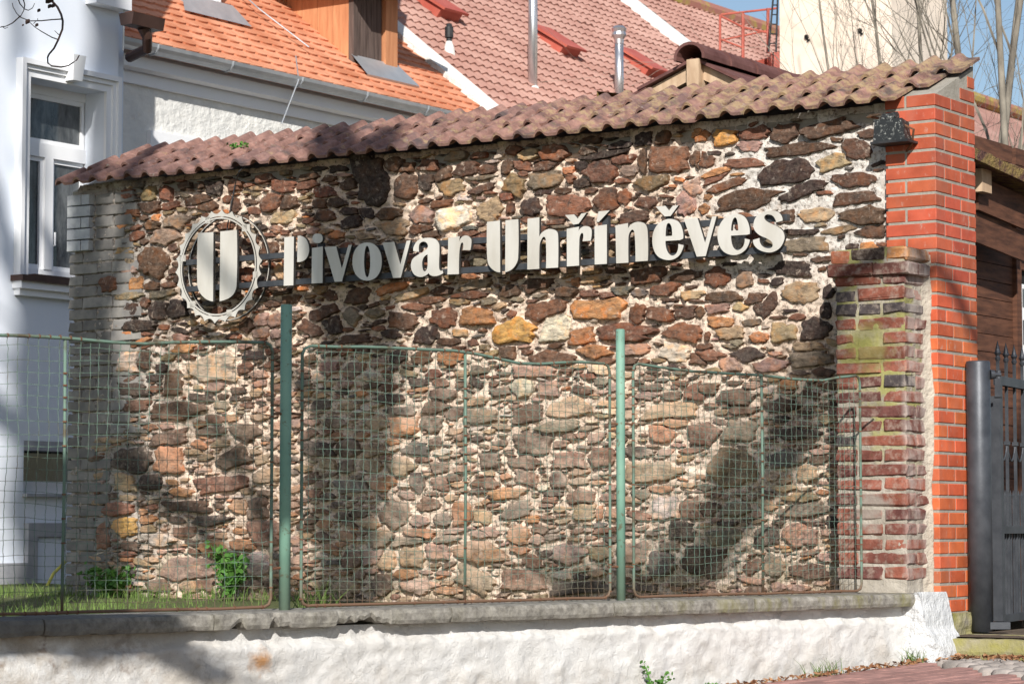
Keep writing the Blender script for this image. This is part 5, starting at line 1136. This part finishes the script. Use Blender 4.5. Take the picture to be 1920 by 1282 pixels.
for i,(px,Y,H,r0,lab_,lean) in enumerate(((1680,24,7.5,.03,'thin bare sapling clump leftmost in front of the cream tower',(-.12,0)),(1715,25,8.5,.035,'bare tree leaning left in front of the cream tower',(-.07,0)),
    (1755,24,8.5,.04,'slim bare tree by the right edge of the cream tower',(-.03,0)),(1797,22,9,.05,'straight bare tree just right of the cream tower',(-.05,0)),(1824,23,9.5,.06,'pale thick trunked bare tree against the sky over the pillar',(.03,0)),
    (1868,21,9.5,.045,'bare tree right of the brick pillar with several forks',(-.03,0)),(1893,24,10,.05,'tall bare tree second from the right edge of the picture',(.02,0)),(1915,20,9,.045,'bare tree at the right edge of the picture above the shed',(.0,0)))):
    p=at(px,300,Y); bare_tree((p[0],p[1],-.8),H,r0,100+i,lab_,.42,11,lean=lean,group=G_)
# hanging twig top left
tg=thing('hanging_twig','dark bare curving twig hanging into the picture at the top left','twig',GF,tuple(at(110,0,12.5)))
k64=lambda t:[(float(a)/6.4,float(b_)/6.4) for a,b_ in (q.split(',') for q in t.split())]
for r_,t in ((.0068,"540,-120 590,-20 625,20 690,90 735,180 755,260 750,350 700,480 650,580 590,650 572,690 575,760 620,795 735,808 820,790 880,750 920,725 950,668"),
 (.0035,"745,232 620,240 500,252 360,255 245,210 200,165 160,95 147,40"),(.0032,"700,478 620,450 500,382 420,330 350,265"),(.0035,"245,195 150,280 80,315 -20,335"),
 (.0032,"205,-40 240,50 290,110 340,128 390,100 415,45"),(.0035,"270,-40 298,60 285,130 245,205"),(.0025,"728,418 700,415 655,372"),(.0022,"22,320 60,345 95,330"),(.002,"455,250 450,225"),(.002,"405,285 430,258")):
    pts=k64(t); b=B(); b.tube([at(x,y,12.5+.15*math.sin(i*.7)) for i,(x,y) in enumerate(pts)],[r_*(1-.6*i/len(pts))*1.0 for i in range(len(pts))],5); part(tg,'twig_stem',b.A(),b.F,M_TWIG)
for (x,y,s_) in ((330,265,.014),(640,72,.012),(600,5,.02),(595,80,.012),(575,12,.016),(440,305,.010),(465,130,.010),(275,305,.006)):
    c=at(x/6.4,y/6.4,12.5); b=B(); b.tube([c-np.array((s_*.6,0,s_*.8)),c-np.array((s_*.2,0,s_*.1)),c+np.array((s_*.3,0,s_*.3)),c+np.array((s_*.7,0,s_*.9))],[s_*.2,s_*.8,s_*.9,s_*.2],6); part(tg,'dry_seed_pod',b.A(),b.F,M_TWIG)
# ================================================================ trees behind the camera whose shade falls on the wall
def back(P,D): 
    P=np.array(P,float); L=np.array(LDIR); return P-L*(D/L[1])
def wall_pt(px,py): return WF.w(*hit(WF,'y',-.02,px,py))
def limb_from(pts,rads,name,root,mat=M_BARK,n=8):
    b=B(); P=[Vector(p) for p in pts]; Q=[]; RR=[]
    for i in range(len(P)-1):
        for k in range(3): t=k/3; Q.append(P[i].lerp(P[i+1],t)+Vector(rng.normal(0,.03,3))); RR.append(rads[i]*(1-t)+rads[i+1]*t)
    Q.append(P[-1]); RR.append(rads[-1]); b.tube(Q,RR,n); return part(root,name,b.A(),b.F,mat,smooth=True)
def twigs(root,segs,n,L,r,seed,kind='crown'):
    g=np.random.default_rng(seed); b=B()
    for _ in range(n):
        P=segs[g.integers(len(segs))]; i=g.integers(len(P)-1); t=g.random(); p=np.array(P[i])*(1-t)+np.array(P[i+1])*t
        d=g.normal(0,1,3); d[2]=abs(d[2])*.6; d/=np.linalg.norm(d); pts=[p.copy()];rr=[r]
        for k in range(6): d=d+g.normal(0,.25,3); d/=np.linalg.norm(d); p=p+d*L/6*g.uniform(.7,1.2); pts.append(p.copy()); rr.append(r*(1-.15*(k+1)))
        b.tube(pts,rr,4,cap=False)
    return part(root,kind,b.A(),b.F,M_BARK)
D0=11.0
ta=thing('overhanging_tree','bare tree left of the picture whose upright bough shades the middle of the stone wall','tree',GF,(-2.7,4,-1.6))
A0=back(wall_pt(632,1135),D0); A1=back(wall_pt(630,800),D0); A2=back(wall_pt(625,300),D0); ya=A0[1]
limb_from([(-2.7,ya,-1.6),(-2.6,ya,1.4),(-2.25,ya,2.8),(-1.55,ya,3.45),(-1.0,ya,3.95),(-.96,ya,4.75),A0,A1,A2,A2+(A2-A1)*.8],[.30,.27,.22,.18,.15,.14,.19,.20,.17,.10],'trunk',ta)
la=[(-2.4,ya,2.4),(-1.9,ya,2.80),(-1.45,ya,2.92),(-1.1,ya-.1,3.02)]; lb=[(-2.4,ya,2.6),(-2.0,ya-.1,3.02),(-1.6,ya-.1,3.1),(-1.25,ya-.2,3.12)]
limb_from(la,[.12,.11,.08,.03],'limb',ta); limb_from(lb,[.09,.08,.07,.03],'limb',ta); twigs(ta,[la,lb],26,.45,.015,25)
B0=back(wall_pt(672,1140),D0+.4); B1=back(wall_pt(706,900),D0+.4); B2=back(wall_pt(722,640),D0+.4); B3=back(wall_pt(700,345),D0+.4); B4=back(wall_pt(735,150),D0+.4)
limb_from([A0,B0,B1,B2,B3,B4],[.10,.10,.09,.10,.17,.08],'limb',ta)
C0=back(wall_pt(540,1125),D0); C1=back(wall_pt(420,1010),D0); C2=back(wall_pt(250,890),D0); C3=back(wall_pt(190,560),D0)
limb_from([A0,C0,C1,C2,C3],[.10,.07,.06,.08,.06],'limb',ta)
E0=back(wall_pt(500,960),D0); E1=back(wall_pt(330,740),D0); E2=back(wall_pt(300,560),D0)
limb_from([C0,E0,E1,E2],[.06,.05,.04,.02],'limb',ta)
G0=back(wall_pt(470,600),D0); G1=back(wall_pt(360,470),D0); G2=back(wall_pt(330,330),D0); limb_from([A1,G0,G1,G2],[.06,.035,.03,.03],'limb',ta)
twigs(ta,[[A0,A1,A2],[A0,C0,C1,C2,C3],[C0,E0,E1,E2],[B0,B1,B2,B3]],60,.8,.014,5)
tb_=thing('overhanging_tree','taller bare tree further left of the picture shading the wall end and the house','tree',GF,(-2.9,3.5,-1.6))
F0=back(wall_pt(232,1150),D0+1); F1=back(wall_pt(212,600),D0+1); F2=back(wall_pt(250,330),D0+1)
K0=back(wall_pt(158,1150),D0+1); K1=back(wall_pt(150,700),D0+1); K2=back(wall_pt(165,330),D0+1)
limb_from([(K0[0]-.3,K0[1],-1.6),(K0[0]-.2,K0[1],3),K0,K1,K2,K2+(K2-K1)],[.30,.26,.22,.15,.13,.10],'trunk',tb_)
limb_from([K0,F0,F1,F2,F2+(F2-F1)],[.12,.09,.06,.09,.07],'limb',tb_)
def fpt(px,py): return WF.w(*hit(WF,'x',FB,px,py))
g1=[back(fpt(px,py),15) for px,py in ((100,1180),(105,900),(90,640),(60,560),(10,430),(-60,200))]
g3=[back(fpt(px,py),15.5) for px,py in ((170,1180),(150,800),(185,560),(205,300),(212,100),(190,-120))]
g4=[back(fpt(px,py),15.5) for px,py in ((150,800),(120,560),(60,330),(40,150),(30,-100))]
g5=[back(fpt(px,py),15) for px,py in ((100,880),(30,800),(-60,700))]
limb_from(g1,[.30,.28,.22,.12,.08,.05],'limb',tb_); limb_from(g3,[.26,.24,.22,.18,.17,.12],'limb',tb_); limb_from(g4,[.2,.12,.06,.05,.05],'limb',tb_); limb_from(g5,[.16,.12,.1],'limb',tb_)
limb_from([K1,g1[0]],[.15,.26],'limb',tb_); limb_from([K1,g3[0]],[.15,.22],'limb',tb_)
twigs(tb_,[g1[:3],g3[:3],[F0,F1,F2],[K0,K1,K2]],60,1.0,.02,6)
tc=thing('overhanging_tree','bare tree right of the picture whose bough shades the lower right of the stone wall','tree',GF,(4.2,3,-1.6))
h=[back(wall_pt(px,py),D0) for px,py in ((1250,1130),(1340,1040),(1400,940),(1470,870),(1500,770),(1540,690))]
hx=[back(wall_pt(px,py),D0) for px,py in ((1900,470),(1760,500),(1650,530),(1570,620))]
limb_from([(4.6,3.2,-1.6),(4.5,3.2,5),(4.3,3.2,10)],[.32,.27,.18],'trunk',tc)
limb_from([(4.4,3.2,8.6),(3.4,3.2,8.9),*hx,*h[::-1]],[.16,.13,.07,.05,.06,.07,.07,.10,.10,.12,.14,.10],'limb',tc)
h2=[back(wall_pt(px,py),D0) for px,py in ((1250,1090),(1130,1098),(1050,1110))]; limb_from(h2,[.11,.08,.03],'limb',tc)
h3=[back(wall_pt(px,py),D0) for px,py in ((1340,1030),(1360,920),(1460,820),(1450,720))]; limb_from(h3,[.12,.10,.08,.03],'limb',tc)
twigs(tc,[h,h2,h3],75,.7,.020,7)
# ================================================================ weeds, grass, leaves
def grass(name,fr,pts,h,label,cat,seed,mat=M_GRASS,w=.0035,kind=None):
    g=np.random.default_rng(seed); V=[];F=[]
    for (x,y,z) in pts:
        a=g.uniform(0,6.28); hh=h*g.uniform(.4,1.1); lx,ly=g.normal(0,.35,2)*hh; n=len(V)
        for k in range(4):
            t=k/3; ww=w*(1-t*.9); cx=x+lx*t*t; cy=y+ly*t*t; cz=z+hh*(t-.15*t*t)
            V+=[(cx-ww*math.cos(a),cy-ww*math.sin(a),cz),(cx+ww*math.cos(a),cy+ww*math.sin(a),cz)]
        for k in range(3): F.append((n+2*k,n+2*k+1,n+2*k+3,n+2*k+2))
    return top(name,V,F,mat,label,cat,kind,fr=fr)
g=np.random.default_rng(3)
pts=[]
while len(pts)<1900:
    Y=g.uniform(9.3,18); X=(g.uniform(-200,640)-960)/4800*Y; p=FF.loc((X,Y,0)); w_=WF.loc((X,Y,0))
    if p[1]<.17 or (w_[1]>-.03 and w_[0]>UL) or w_[0]<FB+.1: continue
    if g.random()<max(0,(Y-13)/8) or g.random()<max(0,(X/Y*4800+960-230)/330) or fbm(np.array(X*5.),np.array(Y*3.),37,3)<.0: continue
    pts.append((p[0],p[1],-.40-.06*min(1,p[1]/2)-.01))
grass('yard_grass',FF,pts,.085,'green grass growing in the yard behind the fence','grass',4,kind='stuff')
c0=hit(FF,'y',.17,600,1128)[0]; pts=[(c0+g.normal(0,.05),.19+abs(g.normal(0,.03)),-.42) for _ in range(60)]
grass('grass_tuft',FF,pts,.21,'tall bright grass tuft behind the middle fence panel beside the left green post','grass tuft',5,w=.005)
pts=[(hit(FF,'y',.17,g.uniform(620,760),1128)[0],.185,-.40) for _ in range(120)]
grass('short_weeds',FF,pts,.06,'short yellowish weeds along the coping under the middle panel','weeds',15,w=.004)
for (px,py,s_,n,lab_) in ((1545,1262,.05,50,'small grass tuft at the foot of the white wall, below the right panel'),(1716,1240,.045,110,'larger grass tuft at the foot of the whitewashed lump by the pavement')):
    P=FF.loc(hitz(px,py,-.70)); t0=P[0]; z0=street_z(t0)-.02
    q=FF.loc(at(px,py,P[1]*0+WF.w(0,0,0)[1]*0+12.5)); t0=hit(FF,'y',-.20,px,py)[0]
    pts=[(t0+g.normal(0,s_),-.22+g.normal(0,.02),street_z(t0)-.03) for _ in range(n)]
    grass('grass_tuft',FF,pts,.12,lab_,'grass tuft',20+px)
def plant(name,fr,c,R_,H_,n,label,cat,seed,ls=.022,mat=M_LEAF):
    g=np.random.default_rng(seed); t_=thing(name,label,cat,fr,c); sb=B(); V=[];F=[]
    c=np.array(c,float)
    for k in range(max(5,n//14)):
        a=g.uniform(0,6.28); tip=c+np.array((math.cos(a)*R_*g.uniform(.2,1),math.sin(a)*R_*.5,H_*g.uniform(.5,1.05))); mid=(c+tip)/2+np.array((0,0,H_*.12))
        sb.tube([c,mid,tip],[.004,.003,.0015],4)
        for q in range(14):
            u=g.uniform(.25,1.05); p=(c*(1-u)**2+2*u*(1-u)*mid+u*u*tip)+g.normal(0,ls*.9,3); d=g.normal(0,1,3); d/=np.linalg.norm(d); e=np.cross(d,g.normal(0,1,3)); e/=np.linalg.norm(e); s_=ls*g.uniform(.6,1.2); m=len(V)
            V+=[p-d*s_,p-d*s_*.2+e*s_*.65,p+d*s_*.5+e*s_*.4,p+d*s_,p+d*s_*.5-e*s_*.4,p-d*s_*.2-e*s_*.65]; F.append((m,m+1,m+2,m+3,m+4,m+5))
    part(t_,'stem',sb.A(),sb.F,mat); part(t_,'leaves',V,F,mat)
q=hit(WF,'y',-.25,432,1120); plant('weed_plant',WF,(q[0],-.25,-.46),.19,.31,420,'bushy bright green weed against the stone wall, left of the left post','weed',31)
q=hit(WF,'y',-.25,205,1122); plant('weed_plant',WF,(q[0],-.25,-.46),.22,.17,360,'low dark green weed at the foot of the grey brick pier','weed',32)
q=hit(WF,'y',.1,436,282); plant('roof_weed',WF,(q[0],.16,roof_z(.10)+.035),.11,.07,110,'small green weed growing between the roof tiles of the wall','weed',33,.014)
for px,hh,n,lab_ in ((1222,.17,90,'feathery green weed at the foot of the white wall at the bottom edge'),(1330,.05,40,'tiny weed at the bottom edge right of the feathery weed')):
    t0=hit(FF,'y',-.22,px,1280)[0]; plant('weed_plant',FF,(t0,-.23,street_z(t0)-.02),.10,hh,n,lab_,'weed',40+px,.012)
b=B(); P=[(85,1105),(100,1075),(125,1050),(150,1040)]; b.tube([hit(WF,'x',FB+.45,x,y) for x,y in P],.012,6); s=simple('yellow_hose_rubber',(.42,.40,.07),(.5,.46,.1),5,.6,0,0)
top('yellow_hose',b.A(),b.F,s,'curved yellow green hose in front of the grey plinth','hose',fr=WF)
# ================================================================ paving and litter
A=FF.loc(at(1780,1243,12.6)); Bq=FF.loc(at(1920,1262,11.75)); 
def side(t,y): return (Bq[0]-A[0])*(y-A[1])-(Bq[1]-A[1])*(t-A[0])   # >0 : beyond the edge (cobbles)
sgn=1 if side(A[0]+1,A[1])>0 else -1
pms=[]
for i in range(4):
    k=B().bbox(-.098,.098,-.0485,.0485,-.03,.0,.004); pms.append(mk('paver',k.A()+np.random.default_rng(i).normal(0,.0006,(len(k.V),3)),k.F,M_PAVE))
np_=0; slope=math.atan(.045)
pr=np.array(INFO and (0,-3,-1.2))
for i in range(0,40):
    for j in range(0,40):
        t=1.2+i*.2+(.1 if j%2 else 0); y=-.30-j*.10
        if side(t,y)*sgn>-.02: continue
        P=FF.w(t,y,street_z(t)); 
        if not inview(P,25): continue
        x_,y_=proj(P)
        if np_>=300: continue
        o=bpy.data.objects.new('paver',pms[int(rng.integers(4))]); COL.objects.link(o); o.parent=pave; o.location=(t-0,y+3,street_z(t)+1.2+rng.uniform(-.0015,.0015)); o.rotation_euler=(0,-slope,rng.normal(0,.01))
        c=np.array((.33,.19,.165))*rng.uniform(.85,1.15); o.color=(*c,1); np_+=1
drv=bpy.data.objects['driveway']; nc=0
cms=[]
for i in range(5):
    g=np.random.default_rng(80+i); n=9; a=np.arange(n)*6.283/n; r_=.062*(1+g.normal(0,.08,n))/np.maximum(abs(np.cos(a)),abs(np.sin(a)))**.6; V=[(r_[k]*math.cos(a[k]),r_[k]*math.sin(a[k])*.95,-.05) for k in range(n)]+[(r_[k]*.97*math.cos(a[k]),r_[k]*.93*math.sin(a[k]),-.012) for k in range(n)]+[(r_[k]*.72*math.cos(a[k]),r_[k]*.7*math.sin(a[k]),.004) for k in range(n)]+[(0,0,.007)]
    F=[(k,(k+1)%n,n+(k+1)%n,n+k) for k in range(n)]+[(n+k,n+(k+1)%n,2*n+(k+1)%n,2*n+k) for k in range(n)]+[(2*n+k,2*n+(k+1)%n,3*n) for k in range(n)]; cms.append(mk('cobble',V,F,M_PAVE,True))
for i in range(60):
    for j in range(30):
        t=2.6+i*.130+(.06 if j%2 else 0)+rng.uniform(-.008,.008); y=.35-j*.125+rng.uniform(-.008,.008)
        if side(t,y)*sgn<.05: continue
        P=FF.w(t,y,street_z(t)); w_=WF.loc(P)
        if not inview(P,25) or w_[1]>-.17 or nc>=300 or w_[0]<.3: continue
        o=bpy.data.objects.new('cobble',cms[int(rng.integers(5))]); COL.objects.link(o); o.parent=pave; o.location=(t,y+3,street_z(t)+1.2+.004); o.rotation_euler=(0,-slope,FF.a*0+rng.normal(.0,.12)+R(-10))
        c=np.array((.34,.31,.28))*rng.uniform(.8,1.15); o.color=(*c,1); nc+=1
print('pavers',np_,'cobbles',nc)
g=np.random.default_rng(9); pts=[(*FF.loc(WF.w(g.uniform(-6.6,-3.6),-abs(g.normal(0,.22))-.04,0))[:2],-.46) for _ in range(500)]
pts=[p for p in pts if p[1]>.17]
grass('wall_foot_grass',FF,pts,.11,'thin grass along the foot of the stone wall behind the left panel','grass',44,kind='stuff')
g=np.random.default_rng(12); V=[];F=[]
for _ in range(1500):
    u=g.random()
    if u<.5: t=g.uniform(1.6,4.4); y=-.235-abs(g.normal(0,.035)); z=street_z(t)
    else:
        x=g.uniform(.42,1.6); yy=-.14-abs(g.normal(0,.07)); P=WF.w(x,yy,0); l=FF.loc(P); t,y=l[0],l[1]; z=street_z(t)+.004
        if g.random()<.35: 
            x=g.uniform(.75,1.6); yy=g.uniform(-.08,.5); l=FF.loc(WF.w(x,yy,0)); t,y=l[0],l[1]; z=-.575
    s_=g.uniform(.008,.024); d=g.normal(0,1,3)*np.array((1,1,.35)); d/=np.linalg.norm(d); e=np.cross(d,g.normal(0,1,3)*np.array((.5,.5,1))); e/=np.linalg.norm(e); p=np.array((t,y,z+g.uniform(0,.02))); m=len(V)
    V+=[p-d*s_,p+e*s_*.45,p+d*s_,p-e*s_*.45]; F.append((m,m+1,m+2,m+3))
top('dry_leaves',V,F,M_DRY,'litter of dry brown leaves along the wall foot and threshold','leaf litter','stuff',fr=FF)
